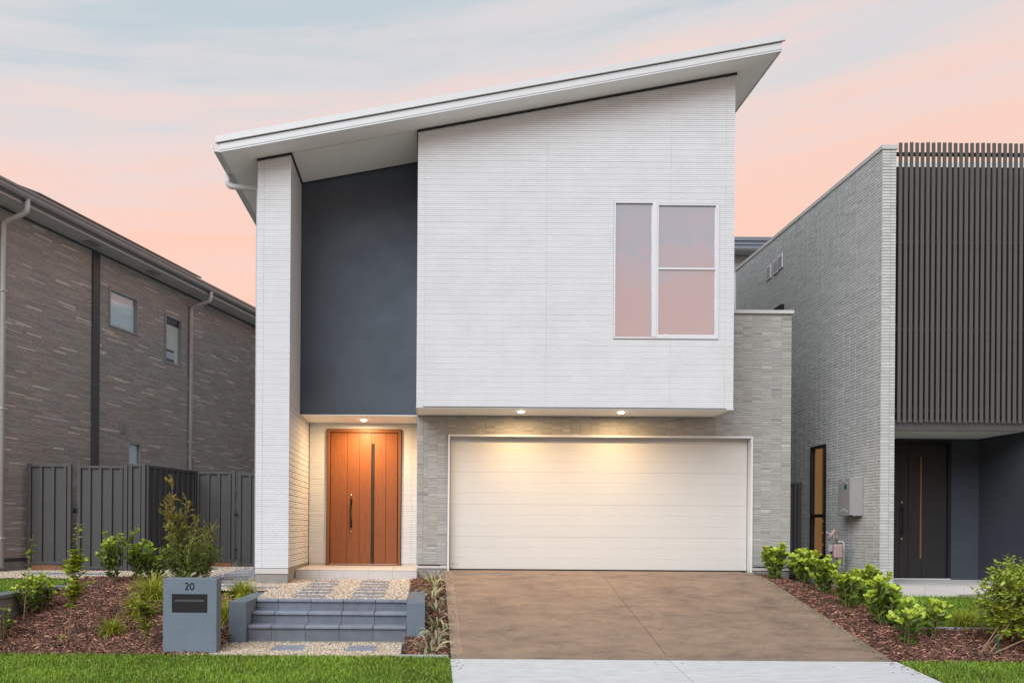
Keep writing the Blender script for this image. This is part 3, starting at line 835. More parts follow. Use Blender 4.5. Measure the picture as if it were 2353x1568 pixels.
# entry
ceil_ = MB(); ceil_.box(XP + 0.002, XB0 + 0.008, YD + 0.004, YE - 0.001, ZCEIL - 0.034, ZCEIL - 0.022)
ceil_.build('entry_ceiling', 'soffit', house)
eb = MB(); eb.box(XP - 0.006, XB0 + 0.018, YE + 0.16, YE + 0.30, 0.6, ZCEIL + 0.02)
entry = eb.build('entry_wall', 'white_trim', house)
dx0, dx1, dz1 = P(751, 1140, YE).x, P(921, 1140, YE).x, P(836, 986, YE).z
clad(entry, (0, YE + 0.014, 0), UX, UZ, NY, XP + 0.002, XB0 + 0.012, Z0 + 0.035, ZCEIL - 0.036, 'white_clad', None, grid_cols(0.258, 0.0303, major=3), 0.4545,
     holes=[(dx0 - 0.01, dx1 + 0.01, 0, dz1 + 0.01)], seams=[XB0 - 0.1])
for (xa, xb) in ((XP + 0.005, dx0 - 0.012), (dx1 + 0.012, XB0 + 0.01)):
    mb = MB(); mb.box(xa, xb, YE + 0.006, YE + 0.016, Z0 + 0.002, Z0 + 0.032); mb.build('base_trim', 'porch_tile', entry)
# front door
fdoor = MB()
frame_rect(fdoor, dx0, dx1, Z0 + 0.002, dz1, 0.05, YE - 0.03, YE + 0.12, wb=0.018)
door = fdoor.build('front_door', 'timber_frame', house, bevel=0.004)
du = (dx1 - dx0) / 775.0
dxl = lambda u: dx0 + (u - 50) * du
zb, ztp = Z0 + 0.022, dz1 - 0.055
yd0, yd1 = YE + 0.012, YE + 0.06
mb = MB(); mb.box(dxl(83), dxl(789), yd1 - 0.02, yd1 + 0.01, zb, ztp); mb.build('door_core', 'dark_gap', door)
for (a, b) in ((86, 258), (261, 388), (390, 511), (547, 664), (667, 785)):
    mb = MB(); mb.box(dxl(a), dxl(b), yd0, yd1 - 0.021, zb + 0.002, ztp - 0.003); mb.build('plank', 'timber', door, bevel=0.002)
gz0 = ztp - 0.19
mb = MB(); mb.box(dxl(513), dxl(545), yd0 + 0.006, yd1 - 0.022, gz0 + 0.002, ztp - 0.004); mb.build('glass_cap', 'timber', door)
mb = MB(); mb.box(dxl(513), dxl(545), yd0 + 0.008, yd1 - 0.022, zb + 0.003, gz0); mb.build('glass_strip', 'dark_glass', door)
sz = lambda v: ztp - (v - 88) * (ztp - zb) / (1472 - 88)
hx = dxl(304)
mb = MB(); mb.tube([(hx, yd0 + 0.003, sz(815)), (hx, yd0 - 0.05, sz(805)), (hx - 0.002, yd0 - 0.055, sz(870)), (hx - 0.006, yd0 - 0.055, sz(940)), (hx - 0.002, yd0 - 0.055, sz(1010)), (hx, yd0 - 0.05, sz(1070)), (hx, yd0 + 0.003, sz(1060))],
     [0.016, 0.017, 0.014, 0.011, 0.014, 0.017, 0.016], 8)
for v in (820, 1048):
    mb.box(hx - 0.018, hx + 0.018, yd0 - 0.008, yd0 + 0.002, sz(v + 40), sz(v - 40))
mb.build('door_handle', 'black_metal', door, smooth=False)
for v in (745, 1127):
    mb = MB(); mb.tube([(hx, yd0 + 0.002, sz(v)), (hx, yd0 - 0.012, sz(v)), (hx, yd0 - 0.018, sz(v))], [0.017, 0.016, 0.010], 12); mb.build('lock', 'brass', door, smooth=True)
for v in (258, 562, 1340):
    for u in (78, 795):
        mb = MB(); mb.tube([(dxl(u), yd0 - 0.012, sz(v + 42)), (dxl(u), yd0 - 0.012, sz(v - 42))], 0.011, 8); mb.build('hinge', 'black_metal', door)
mb = MB(); mb.box(dxl(83), dxl(789), YE - 0.015, YE + 0.012, Z0 + 0.0215, Z0 + 0.028); mb.build('threshold', 'grey_metal', door)
# porch slab with tiles
mb = MB(); mb.box(XP - 0.012, XB0 + 0.03, 13.62, YE + 0.155, 0.55, Z0 - 0.014)
porch = mb.build('porch', 'concrete', house)
nt_ = 5
for i in range(nt_):
    xa = XP + 0.002 + (XB0 + 0.015 - XP) * i / nt_; xb = XP + 0.002 + (XB0 + 0.015 - XP) * (i + 1) / nt_ - 0.003
    for (ya, yb) in ((13.60, 14.09), (14.093, 14.58), (14.583, YE + 0.005)):
        mb = MB(); mb.box(xa, xb, ya, yb, Z0 - 0.013, Z0); mb.build('tile', 'porch_tile', porch, bevel=0.002, seg=1)
    mb = MB(); mb.box(xa, xb, 13.605, 13.619, 0.58, Z0 - 0.0135); mb.build('tile', 'porch_tile', porch)

# garage wall
gx0, gx1, gzt = P(1028, 1150, YG).x, P(1728, 1150, YG).x, P(1028, 997, YG).z
gw = MB()
gw.box(XB0 + 0.02, gx0 - 0.001, YG + 0.02, YG + 0.30, 0.5, gzt); gw.box(gx1 + 0.001, XG - 0.018, YG + 0.02, YG + 0.30, 0.5, gzt)
gw.box(XB0 + 0.02, XG - 0.018, YG + 0.02, YG + 0.30, gzt + 0.001, ZGT)
garage = gw.build('garage_wall', 'concrete', house)
def taupe(r):
    g_ = r.gauss(1.0, 0.055)
    if r.random() < 0.06: g_ *= 0.80
    if r.random() < 0.08: g_ *= 1.15
    w = r.gauss(0, 0.008)
    return (g_ * (1 + w), g_, g_ * (1 - w))
ZGB = 0.86
GC = random_height_cols(0.151, [0.030, 0.034, 0.034, 0.040, 0.046])
hole = [(gx0 - 0.004, gx1 + 0.004, 0, gzt + 0.004)]
clad(garage, (0, YG + 0.014, 0), UX, UZ, NY, XB0 + 0.008, XB1 + 0.02, ZGB, ZBOX - 0.024, 'taupe_tile', None, GC, 0.4545, holes=hole, colfn=taupe, seams=[XB0 + 0.11, 1.5, 3.0], depth=0.006, jit=0.0015, gap=0.0045, backc=1.28)
clad(garage, (0, YG + 0.014, 0), UX, UZ, NY, XB1 + 0.02, XG, ZGB, ZGT, 'taupe_tile', None, GC, 0.4545, holes=hole, colfn=taupe, seams=[XG - 0.155], depth=0.006, jit=0.0015, gap=0.0045, backc=1.28)
clad(garage, (XB0 + 0.012, 0, 0), (0, -1, 0), UZ, (-1, 0, 0), -(YE), -(YG + 0.012), ZGB, ZCEIL - 0.036, 'taupe_tile', None, GC, 0.4545, colfn=taupe)
clad(garage, (XG - 0.012, 0, 0), (0, 1, 0), UZ, (1, 0, 0), YG + 0.012, YG + 4.0, 0.7, ZGT, 'taupe_tile', None, GC, 0.4545, colfn=taupe)
mb = MB(); mb.box(XB1 + 0.026, XG + 0.025, YG - 0.03, YG + 4.2, ZGT + 0.003, ZGT + 0.06); mb.build('parapet_cap', 'grey_metal', garage, bevel=0.004)
for (xa, xb) in ((XB0 + 0.01, gx0 - 0.006), (gx1 + 0.006, XG - 0.01)):
    mb = MB(); mb.box(xa, xb, YG + 0.003, YG + 0.015, 0.80, 0.838); mb.build('base_trim', 'porch_tile', garage)
    mb = MB(); mb.box(xa + 0.03, xb - 0.10, YG + 0.001, YG + 0.004, 0.840, 0.856); mb.build('base_trim', 'dark_gap', garage)
# garage opening frame + door
gf = MB()
w = 0.032
gf.box(gx0 - 0.0005, gx0 + w, YG - 0.022, YG + 0.20, Z0 - 0.02, gzt); gf.box(gx1 - w, gx1 + 0.0005, YG - 0.022, YG + 0.20, Z0 - 0.02, gzt)
gf.box(gx0 + w, gx1 - w, YG - 0.022, YG + 0.20, gzt - w, gzt + 0.0005)
gfo = gf.build('garage_frame', 'white_trim', house, bevel=0.004)
gdoor = MB(); gdoor.box(gx0 + w, gx1 - w, YG + 0.165, YG + 0.195, Z0 - 0.005, gzt - w - 0.0005)
gd = gdoor.build('garage_door', 'dark_gap', house)
gtop, gbot = gzt - w - 0.035, Z0 + 0.012
ph = (gtop - gbot) / 4
def door_section(z0, z1):
    prof = []; n = 3; h = (z1 - z0) / n; yb = YG + 0.125
    pts = [(YG + 0.164, z0), (yb, z0)]
    for i in range(n):
        za, zb_ = z0 + i * h, z0 + (i + 1) * h
        if i > 0: pts += [(yb + 0.0022, za - 0.002), (yb + 0.0022, za + 0.002)]
        pts += [(yb, za + 0.004), (yb, zb_ - 0.004)]
    pts += [(yb, z1), (YG + 0.164, z1)]
    m = MB(); m.prism(pts, 'x', gx0 + w + 0.012, gx1 - w - 0.012)
    return m
for i in range(4):
    door_section(gbot + i * ph + 0.001, gbot + (i + 1) * ph - 0.001).build('door_panel', 'cream_door', gd)
mb = MB(); mb.box(gx0 + w + 0.012, gx1 - w - 0.012, YG + 0.125, YG + 0.164, Z0 - 0.006, gbot + 0.002); mb.build('rubber_seal', 'dark_gap', gd)
mb = MB(); mb.box(gx0 + w + 0.001, gx1 - w - 0.001, YG + 0.10, YG + 0.164, gtop, gzt - w - 0.001); mb.build('header', 'grey_metal', gd)
# small dark maker's mark low on the door (illegible strokes)
mb = MB(); mx, mz = gx0 + 0.075, gbot + 0.070
def stroke(pts, y, r): mb.tube([(mx + p[0], y, mz + p[1]) for p in pts], r, 5)
yk = YG + 0.1245
stroke([(0.022, 0.018), (0.008, 0.016), (0.004, 0.006), (0.012, 0.0), (0.020, 0.004), (0.026, 0.010)], yk, 0.0022)
xq = 0.034
for i in range(7):
    stroke([(xq, 0.004), (xq + 0.004, 0.013), (xq + 0.008, 0.005)], yk, 0.0016); xq += 0.0105
mb.build('maker_mark', 'ink', gd)

# downlights
def downlight(x, y, z, power, nm, spot=165):
    r_ = MB()
    n = 20
    ring_o = [(x + 0.058 * math.cos(t), y + 0.058 * math.sin(t)) for t in [2 * math.pi * k / n for k in range(n)]]
    r_.prism(ring_o, 'z', z - 0.006, z + 0.002)
    ro = r_.build('downlight', 'white_trim', house)
    l = MB(); l.tube([(x, y, z - 0.0065), (x, y, z - 0.014), (x, y, z - 0.022), (x, y, z - 0.027)], [0.048, 0.045, 0.034, 0.015], 16)
    l.build('lens', 'lamp_lens', ro)
    ld = bpy.data.lights.new('downlight_bulb', 'AREA'); ld.energy = power; ld.color = (1.0, 0.66, 0.32)
    ld.shape = 'DISK'; ld.size = 0.08
    lo = bpy.data.objects.new('downlight_bulb', ld); COL.objects.link(lo)
    lo.location = (x, y, z - 0.034)
    adopt(lo, house)
pL = [P(1197, 941, 13.24), P(1427, 943, 13.24)]
for p in pL: downlight(p.x, 13.24, ZBOX - 0.018, 21, 'garage')
downlight(P(836, 959, 14.6).x, 14.58, ZCEIL - 0.034, 50, 'entry')

# roof
XR0, XR1 = P(503, 350, YR).x, P(1796, 118, YR).x
def rz(x, d): return zs(x) + d
mb = MB()
mb.hexa([(XR0 + 0.02, YR + 0.02, rz(XR0 + .02, 0.0)), (XR1 - 0.02, YR + 0.02, rz(XR1 - .02, 0.0)), (XR1 - 0.02, YBACK + 0.4, rz(XR1 - .02, 0.0)), (XR0 + 0.02, YBACK + 0.4, rz(XR0 + .02, 0.0))],
        [(XR0 + 0.02, YR + 0.02, rz(XR0 + .02, 0.15)), (XR1 - 0.02, YR + 0.02, rz(XR1 - .02, 0.15)), (XR1 - 0.02, YBACK + 0.4, rz(XR1 - .02, 0.15)), (XR0 + 0.02, YBACK + 0.4, rz(XR0 + .02, 0.15))])
roof = mb.build('roof', 'soffit', house)
def slab_x(x0, x1, y0, y1, d0, d1, m, nm, parent, bevel=0.0):
    mb = MB()
    mb.hexa([(x0, y0, rz(x0, d0)), (x1, y0, rz(x1, d0)), (x1, y1, rz(x1, d0)), (x0, y1, rz(x0, d0))],
            [(x0, y0, rz(x0, d1)), (x1, y0, rz(x1, d1)), (x1, y1, rz(x1, d1)), (x0, y1, rz(x0, d1))])
    return mb.build(nm, m, parent, bevel=bevel)
slab_x(XR0, XR1, YR, YR + 0.018, -0.012, 0.012, 'white_metal', 'barge_board', roof)
slab_x(XR0, XR1, YR - 0.006, YR + 0.0185, 0.0145, 0.033, 'white_metal', 'barge_board', roof)
slab_x(XR0, XR1, YR - 0.002, YR + 0.018, 0.0355, 0.1115, 'white_metal', 'barge_board', roof)
slab_x(XR0, XR1, YR - 0.004, YR + 0.016, 0.1135, 0.1205, 'dark_gap', 'shadow_strip', roof)  # dark strip coloured in as the shadow line under the capping
slab_x(XR0 - 0.05, XR1 + 0.045, YR - 0.032, YR + 0.015, 0.122, 0.215, 'white_metal', 'barge_capping', roof, bevel=0.004)
slab_x(XR0 - 0.05, XR1 + 0.045, YR + 0.0155, YBACK + 0.5, 0.160, 0.212, 'white_metal', 'roof_sheet', roof)
for i in range(8):
    xx = XR0 + 0.35 + i * 1.02
    mb = MB(); mb.tube([(xx, YR - 0.030, rz(xx, 0.128)), (xx, YR - 0.040, rz(xx, 0.128))], 0.007, 6); mb.build('screw', 'grey_metal', roof)
slab_x(XR1 - 0.0195, XR1, YR + 0.019, YBACK + 0.4, -0.012, 0.118, 'white_metal', 'fascia', roof)
slab_x(XR0, XR0 + 0.0195, YR + 0.019, YBACK + 0.4, -0.012, 0.118, 'white_metal', 'fascia', roof)
# soffit joints
slab_x(XB0 - 0.01, XB1 + 0.02, YB - 0.008, YB + 0.03, -0.035, -0.001, 'dark_gap', 'shadow_strip', roof)
slab_x(XL_ - 0.01, XP + 0.014, YB - 0.008, YB + 0.03, -0.035, -0.001, 'dark_gap', 'shadow_strip', roof)
slab_x(XP - 0.008, XP + 0.014, YB + 0.031, YD - 0.002, -0.035, -0.001, 'dark_gap', 'shadow_strip', roof)
slab_x(XB0 - 0.013, XB0 + 0.009, YB + 0.031, YD - 0.002, -0.035, -0.001, 'dark_gap', 'shadow_strip', roof)
slab_x(XP + 0.016, XB0 - 0.015, YD - 0.015, YD - 0.001, -0.02, -0.001, 'dark_gap', 'shadow_strip', roof)
slab_x(XP + 0.016, XB0 - 0.016, YB + 0.004, YB + 0.018, -0.006, -0.0008, 'white_trim', 'soffit_joint', roof)
# gutter on the low side
xg = XR0 - 0.002; zg = rz(XR0, 0.0)
prof = [(xg, zg + 0.10), (xg, zg - 0.005), (xg - 0.075, zg - 0.0), (xg - 0.115, zg + 0.075), (xg - 0.115, zg + 0.10), (xg - 0.105, zg + 0.10), (xg - 0.068, zg + 0.012), (xg - 0.012, zg + 0.010), (xg - 0.012, zg + 0.10)]
mb = MB(); mb.prism(prof, 'y', YR + 0.0, YBACK + 0.4); gut = mb.build('gutter', 'white_metal', house)
yp = 13.30; xd = xg - 0.06
mb = MB()
def bend(pts, r, n=4):
    """round the corners of a polyline"""
    pts = [Vector(p) for p in pts]; out = [pts[0]]
    for i in range(1, len(pts) - 1):
        a, b, c = pts[i - 1], pts[i], pts[i + 1]
        p0 = b + (a - b).normalized() * r; p1 = b + (c - b).normalized() * r
        for k in range(n + 1):
            t = k / n; out.append(p0 * (1 - t) ** 2 + b * 2 * t * (1 - t) + p1 * t * t)
    out.append(pts[-1]); return out
mb.tube(bend([(xd, yp, zg + 0.005), (xd, yp, zg - 0.17), (XL_ - 0.05, yp, zg - 0.20), (XL_ - 0.05, yp, 0.62)], 0.07), 0.043, 12)
mb.build('downpipe', 'white_metal', house, smooth=True)

# ------------------------------------------------------------------ STEPS and garden walls
for (pxa, pxb, yb2, lab) in ((525, 565, 12.38, 'long blue-grey rendered step wall beside the mailbox'), (934, 976, 12.80, 'long blue-grey rendered step wall beside the striped leaf plants')):
    xa, xb = P(pxa, 1430, 10.5).x, P(pxb, 1430, 10.5).x
    mb = MB(); mb.box(xa, xb, 10.5, yb2, -0.15, 0.535)
    o = mb.build('step_wall', 'wall_render', bevel=0.006, recenter=((xa + xb) / 2, 11.4, 0.0))
    tag(o, lab, 'wall')
SX0, SX1 = P(565, 1430, 10.5).x + 0.003, P(934, 1430, 10.5).x - 0.003
steps = thing('garden_steps', ((SX0 + SX1) / 2, 10.7, 0.02), 'three blue-grey paver steps between two rendered walls', 'steps')
ris = [(10.60, 0.0, 0.245), (10.865, 0.245, 0.385), (11.13, 0.385, 0.523)]
for i, (yf, za, zb_) in enumerate(ris):
    brk = [SX0]
    x = SX0 + 0.285
    while x < SX1 - 0.1: brk.append(x); x += 0.413
    brk.append(SX1)
    for a, b in zip(brk[:-1], brk[1:]):
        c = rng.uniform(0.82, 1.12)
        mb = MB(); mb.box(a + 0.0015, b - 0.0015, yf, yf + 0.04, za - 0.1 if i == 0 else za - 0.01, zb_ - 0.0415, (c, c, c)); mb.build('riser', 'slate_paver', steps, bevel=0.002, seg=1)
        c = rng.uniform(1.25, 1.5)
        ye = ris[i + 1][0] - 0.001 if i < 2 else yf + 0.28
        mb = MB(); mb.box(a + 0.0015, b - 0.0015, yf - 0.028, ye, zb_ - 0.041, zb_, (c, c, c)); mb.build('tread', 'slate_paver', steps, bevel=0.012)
mb = MB(); mb.box(SX0 + 0.01, SX1 - 0.01, 10.645, 11.38, -0.1, 0.20); mb.build('core', 'concrete', steps)

# ------------------------------------------------------------------ MAILBOX
MX0, MX1 = P(374, 1420, 9.72).x, P(497.5, 1420, 9.72).x
MW = MX1 - MX0; MZ1 = P(436, 1327.7, 9.72).z
YM = 9.72
mail = thing('letterbox', ((MX0 + MX1) / 2, YM + 0.11, 0.0), 'blue-grey rendered letterbox pillar with number 20 and black slot plate', 'letterbox')
mb = MB(); mb.box(MX0, MX1, YM, YM + 0.215, -0.1, MZ1); mb.build('body', 'mailbox_render', mail, bevel=0.006)
k = MW / 1510.0
px_ = lambda u: MX0 + (u - 150) * k
pz_ = lambda v: MZ1 - (v - 130) * k
plate = MB(); frame_rect(plate, px_(485) - 0.033, px_(1310) + 0.033, pz_(1080), pz_(565), 0.033, YM - 0.006, YM + 0.002, wt=(680 - 565) * k, wb=(1080 - 775) * k)
pl = plate.build('slot_plate', 'black_metal', mail, bevel=0.002)
mb = MB(); mb.box(px_(485) + 0.001, px_(1310) - 0.001, YM - 0.002, YM + 0.001, pz_(774), pz_(681)); mb.build('slot', 'room_dark', pl)
mb = MB(); mb.hexa([(px_(485), YM - 0.002, pz_(772)), (px_(1310), YM - 0.002, pz_(772)), (px_(1310), YM - 0.0045, pz_(740)), (px_(485), YM - 0.0045, pz_(740))],
                   [(px_(485), YM - 0.0065, pz_(770)), (px_(1310), YM - 0.0065, pz_(770)), (px_(1310), YM - 0.0055, pz_(738)), (px_(485), YM - 0.0055, pz_(738))]); mb.build('slot_flap', 'trim_dark', pl)
def ribbon(pts, wd):
    mb = MB(); mb.tube([(px_(u), YM - 0.004, pz_(v)) for (u, v) in pts], wd, 6); return mb
two = [(772, 282), (790, 264), (815, 258), (842, 266), (856, 290), (853, 318), (838, 348), (810, 385), (776, 432), (868, 434)]
ribbon(two, 0.0058).build('digit', 'black_metal', mail)
zero = [(962 + 53 * math.cos(t), 348 + 90 * math.sin(t)) for t in [2 * math.pi * i / 28 for i in range(29)]]
ribbon(zero, 0.0058).build('digit', 'black_metal', mail)
# ------------------------------------------------------------------ LEFT NEIGHBOUR (brown strip brick house), local frame along its side wall
TH = math.atan(0.294); LX0 = -11.66
nh = thing('brown_brick_house', (LX0, 0, 0), 'dark brown thin brick house with long grey gutter and three side windows', 'house', rz=R(90) - TH)
nh['_local'] = 1
def LW(px, py, off=0.0):
    """hit of a pixel ray with the neighbour's wall plane (offset off towards us): local x along wall, z"""
    a, b = ab(px, py)
    # wall: X = LX0 + off/cos(TH) + tan(TH) * Y
    Y = (LX0 + off / math.cos(TH)) / (a / FPX - 0.294)
    X = a / FPX * Y
    t = (X - LX0) * math.sin(TH) + Y * math.cos(TH)
    return t, CZ + b / FPX * Y
HS = CZ + 0.4635 * abs(LX0)
T0, T1 = LW(2, 900)[0] - 0.25, 30.0
mb = MB(); mb.box(T0, T1, 0.004, 7.0, 0.45, HS + 0.05)
nwall = mb.build('wall', 'brown_strip', nh)
def brown(r):
    g_ = r.uniform(0.78, 1.12)
    if r.random() < 0.045: g_ = r.uniform(1.4, 2.0)
    w_ = r.gauss(0, 0.05)
    return (g_ * (1 + w_), g_, g_ * (1 - w_))
w1 = [LW(249, 660), LW(314, 771)]; w1a, w1b = LW(249, 660)[0], LW(315, 771)[0]; w1z0, w1z1 = LW(249, 749)[1], LW(249, 659)[1]
w2a, w2b = LW(378, 720)[0], LW(416, 842)[0]; w2z0, w2z1 = LW(378, 832)[1], LW(378, 720)[1]
w3a, w3b = LW(292, 1015)[0], LW(323, 1020)[0]; w3z0, w3z1 = 1.4, LW(292, 1013)[1]
nholes = [(w1a, w1b, w1z0, w1z1), (w2a, w2b, w2z0, w2z1), (w3a, w3b, w3z0, w3z1)]
ZN = 0.86
clad(nwall, (0, 0, 0), (1, 0, 0), (0, 0, 1), (0, -1, 0), T0, 25.5, ZN, HS, 'brown_strip', None, strip_cols(0.0253, 0.25, 0.55), 0.4545, holes=nholes,
     seams=[LW(209, 900)[0] + 0.05, LW(225, 900)[0] + 3.2, LW(225, 900)[0] + 6.3], colfn=brown, depth=0.008, jit=0.002, gap=0.007, backc=0.62)
mb = MB(); mb.box(T0, 25.4, -0.004, 0.003, 0.80, 0.855); mb.build('base_trim', 'trim_dark', nwall)
mb = MB(); mb.box(T0, 25.5, -0.002, 0.0035, 0.4, 0.799); mb.build('plinth', 'concrete', nwall)
ta, tb = LW(209, 800)[0], LW(225, 800)[0]
mb = MB(); mb.box(ta, tb, -0.045, -0.012, 0.8, HS - 0.004); mb.build('corner_trim', 'trim_dark', nwall, bevel=0.004)
def side_window(a, b, z0, z1, blindm, kind):
    mb = MB(); fr = 0.045
    def fb(x0, x1, zz0, zz1, y0, y1): mb.box(x0, x1, y0, y1, zz0, zz1)
    y0, y1 = -0.03, 0.10
    fb(a, a + fr, z0, z1, y0, y1); fb(b - fr, b, z0, z1, y0, y1); fb(a + fr, b - fr, z0, z0 + fr, y0, y1); fb(a + fr, b - fr, z1 - fr, z1, y0, y1)
    o = mb.build('window', 'window_frame_grey', nh, bevel=0.004)
    m = MB(); m.box(a + fr, b - fr, 0.028, 0.033, z0 + fr, z1 - fr); m.build('pane', 'window_glass_soft', o)
    m = MB(); m.box(a + fr * 0.5, b - fr * 0.5, 0.06, 0.065, z0 + fr * 0.5, z1 - fr * 0.5); m.build('blind', blindm, o)
    return o, fr
# holes go through the body as well: recess boxes set in front of the solid wall
for (a, b, c, d) in nholes:
    pass
nwall.data.materials.clear(); nwall.data.materials.append(MATS['trim_dark'])
# body is set back so windows have depth
for v in nwall.data.vertices:
    if v.co.y < 0.1: v.co.y = 0.14
mb = MB()
rects = [(T0, 25.5, 0.45, HS + 0.04)]
for h in nholes: rects = subtract(rects, h)
for (a, b, c, d) in rects: mb.box(a, b, 0.0015, 0.139, c, d)
mb.build('wall_core', 'trim_dark', nwall)
o1, fr = side_window(w1a, w1b, w1z0, w1z1, 'blind_cool', 0)
m = MB(); zc = w1z1 - 0.30 * (w1z1 - w1z0) + 0.05
m.box(w1a + 0.05, w1b - 0.05, 0.050, 0.058, zc, zc + 0.09); m.build('blind_rail', 'white_trim', o1)
o2, fr = side_window(w2a, w2b, w2z0, w2z1, 'blind_warm', 0)
hgt = w2z1 - w2z0
m = MB(); m.box(w2a + 0.05, w2b - 0.30 * (w2b - w2a), 0.050, 0.058, w2z0 + 0.06, w2z0 + 0.31 * hgt); m.build('mirror', 'white_trim', o2)
m = MB(); m.box(w2a + 0.05, w2b - 0.33 * (w2b - w2a), 0.044, 0.0495, w2z0 + 0.05, w2z0 + 0.12 * hgt); m.build('dark_object', 'room_dark', o2)
m = MB(); m.box(w2a + 0.05, w2b - 0.33 * (w2b - w2a), 0.044, 0.0495, w2z0 + 0.27 * hgt, w2z0 + 0.31 * hgt); m.build('dark_object', 'room_dark', o2)
m = MB(); m.box(w2a + 0.05, w2b - 0.05, 0.040, 0.058, w2z1 - 0.17 * hgt, w2z1 - 0.04); m.build('blind_box', 'room_dark', o2)
side_window(w3a, w3b, w3z0, w3z1, 'blind_cool', 0)
# vent
va, vb = LW(274, 980)[0], LW(288, 990)[0]; vz0, vz1 = LW(274, 993)[1], LW(274, 970)[1]
mb = MB(); mb.box(va, vb, -0.03, -0.012, vz0, vz1); vent = mb.build('vent', 'box_grey', nh, bevel=0.004)
for i in range(6):
    z = vz0 + 0.03 + i * (vz1 - vz0 - 0.06) / 6
    m = MB(); m.box(va + 0.03, vb - 0.03, -0.034, -0.0305, z, z + 0.012); m.build('slat', 'gutter_grey', vent)
# eaves
OV = 0.50
mb = MB(); mb.box(T0 - 1.5, T1, -OV, 0.6, HS - 0.001 + 0.002, HS + 0.02); mb.build('eave_soffit', 'grey_metal', nh)
mb = MB(); mb.box(T0, 25.5, -0.03, -0.014, HS - 0.035, HS + 0.001); mb.build('eave_trim', 'trim_dark', nh)
gy = -OV - 0.002
mb = MB(); mb.prism([(gy, HS - 0.02), (gy, HS + 0.17), (gy + 0.02, HS + 0.17), (gy + 0.02, HS - 0.02)], 'x', T0 - 1.5, T1); mb.build('fascia', 'gutter_grey', nh)
mb = MB(); mb.box(T0 - 1.5, T1, gy - 0.006, gy - 0.0005, HS - 0.024, HS - 0.005); mb.build('fascia_lip', 'white_metal', nh)
gp = [(gy - 0.001, HS + 0.05), (gy - 0.095, HS + 0.05), (gy - 0.115, HS + 0.085), (gy - 0.115, HS + 0.135), (gy - 0.135, HS + 0.15), (gy - 0.135, HS + 0.185), (gy - 0.125, HS + 0.185), (gy - 0.105, HS + 0.14), (gy - 0.088, HS + 0.062), (gy - 0.001, HS + 0.062)]
mb = MB(); mb.prism(gp, 'x', T0 - 1.5, T1); mb.build('gutter', 'gutter_grey', nh)
mb = MB(); mb.hexa([(T0 - 1.5, gy - 0.04, HS + 0.172), (T1, gy - 0.04, HS + 0.172), (T1, 3.5, HS + 1.55), (T0 - 1.5, 3.5, HS + 1.55)],
                   [(T0 - 1.5, gy - 0.04, HS + 0.20), (T1, gy - 0.04, HS + 0.20), (T1, 3.5, HS + 1.60), (T0 - 1.5, 3.5, HS + 1.60)]); nroof = mb.build('roof', 'trim_dark', nh)
# solar panels standing off the roof
for i in range(5):
    x0 = LW(150, 500)[0] - 1.2 + i * 1.06
    m = MB(); s_ = 1.40 / 4.04
    ya, yb = 0.0 - OV + 0.05, 1.0
    za, zb_ = HS + 0.30, HS + 0.30 + (yb - ya) * 0.42
    m.hexa([(x0, ya, za), (x0 + 1.03, ya, za), (x0 + 1.03, yb, zb_), (x0, yb, zb_)], [(x0, ya, za + 0.035), (x0 + 1.03, ya, za + 0.035), (x0 + 1.03, yb, zb_ + 0.035), (x0, yb, zb_ + 0.035)])
    m.build('solar_panel', 'solar_black', nh)
# downpipes
for (pxe, pxw, ytop) in ((62, 4, 500), (485, 437, 690)):
    te = LW(pxe, 560, OV + 0.06)[0]; tw_ = LW(pxw, 900, 0.05)[0]
    m = MB(); m.tube(bend([(te, gy - 0.06, HS + 0.06), (te, gy - 0.06, HS - 0.16), (tw_, -0.06, HS - 0.28), (tw_, -0.06, 0.7)], 0.08), 0.045, 10)
    m.build('downpipe', 'grey_metal', nh, smooth=True)
    for z in (1.2, 3.4, 5.4):
        b_ = MB(); b_.box(tw_ - 0.06, tw_ + 0.06, -0.115, -0.01, z, z + 0.025); b_.build('pipe_clip', 'grey_metal', nh)
for (pxv, pyv) in ((211, 576), (351, 644)):
    t_, _ = LW(pxv, pyv, 0.25)
    m = MB(); m.box(t_ - 0.16, t_ + 0.16, -0.34, -0.16, HS - 0.012, HS - 0.001); vv = m.build('soffit_vent', 'box_grey', nh)
    for j in range(4):
        s2 = MB(); s2.box(t_ - 0.13, t_ + 0.13, -0.32 + j * 0.045, -0.30 + j * 0.045, HS - 0.016, HS - 0.0125); s2.build('slat', 'gutter_grey', vv)

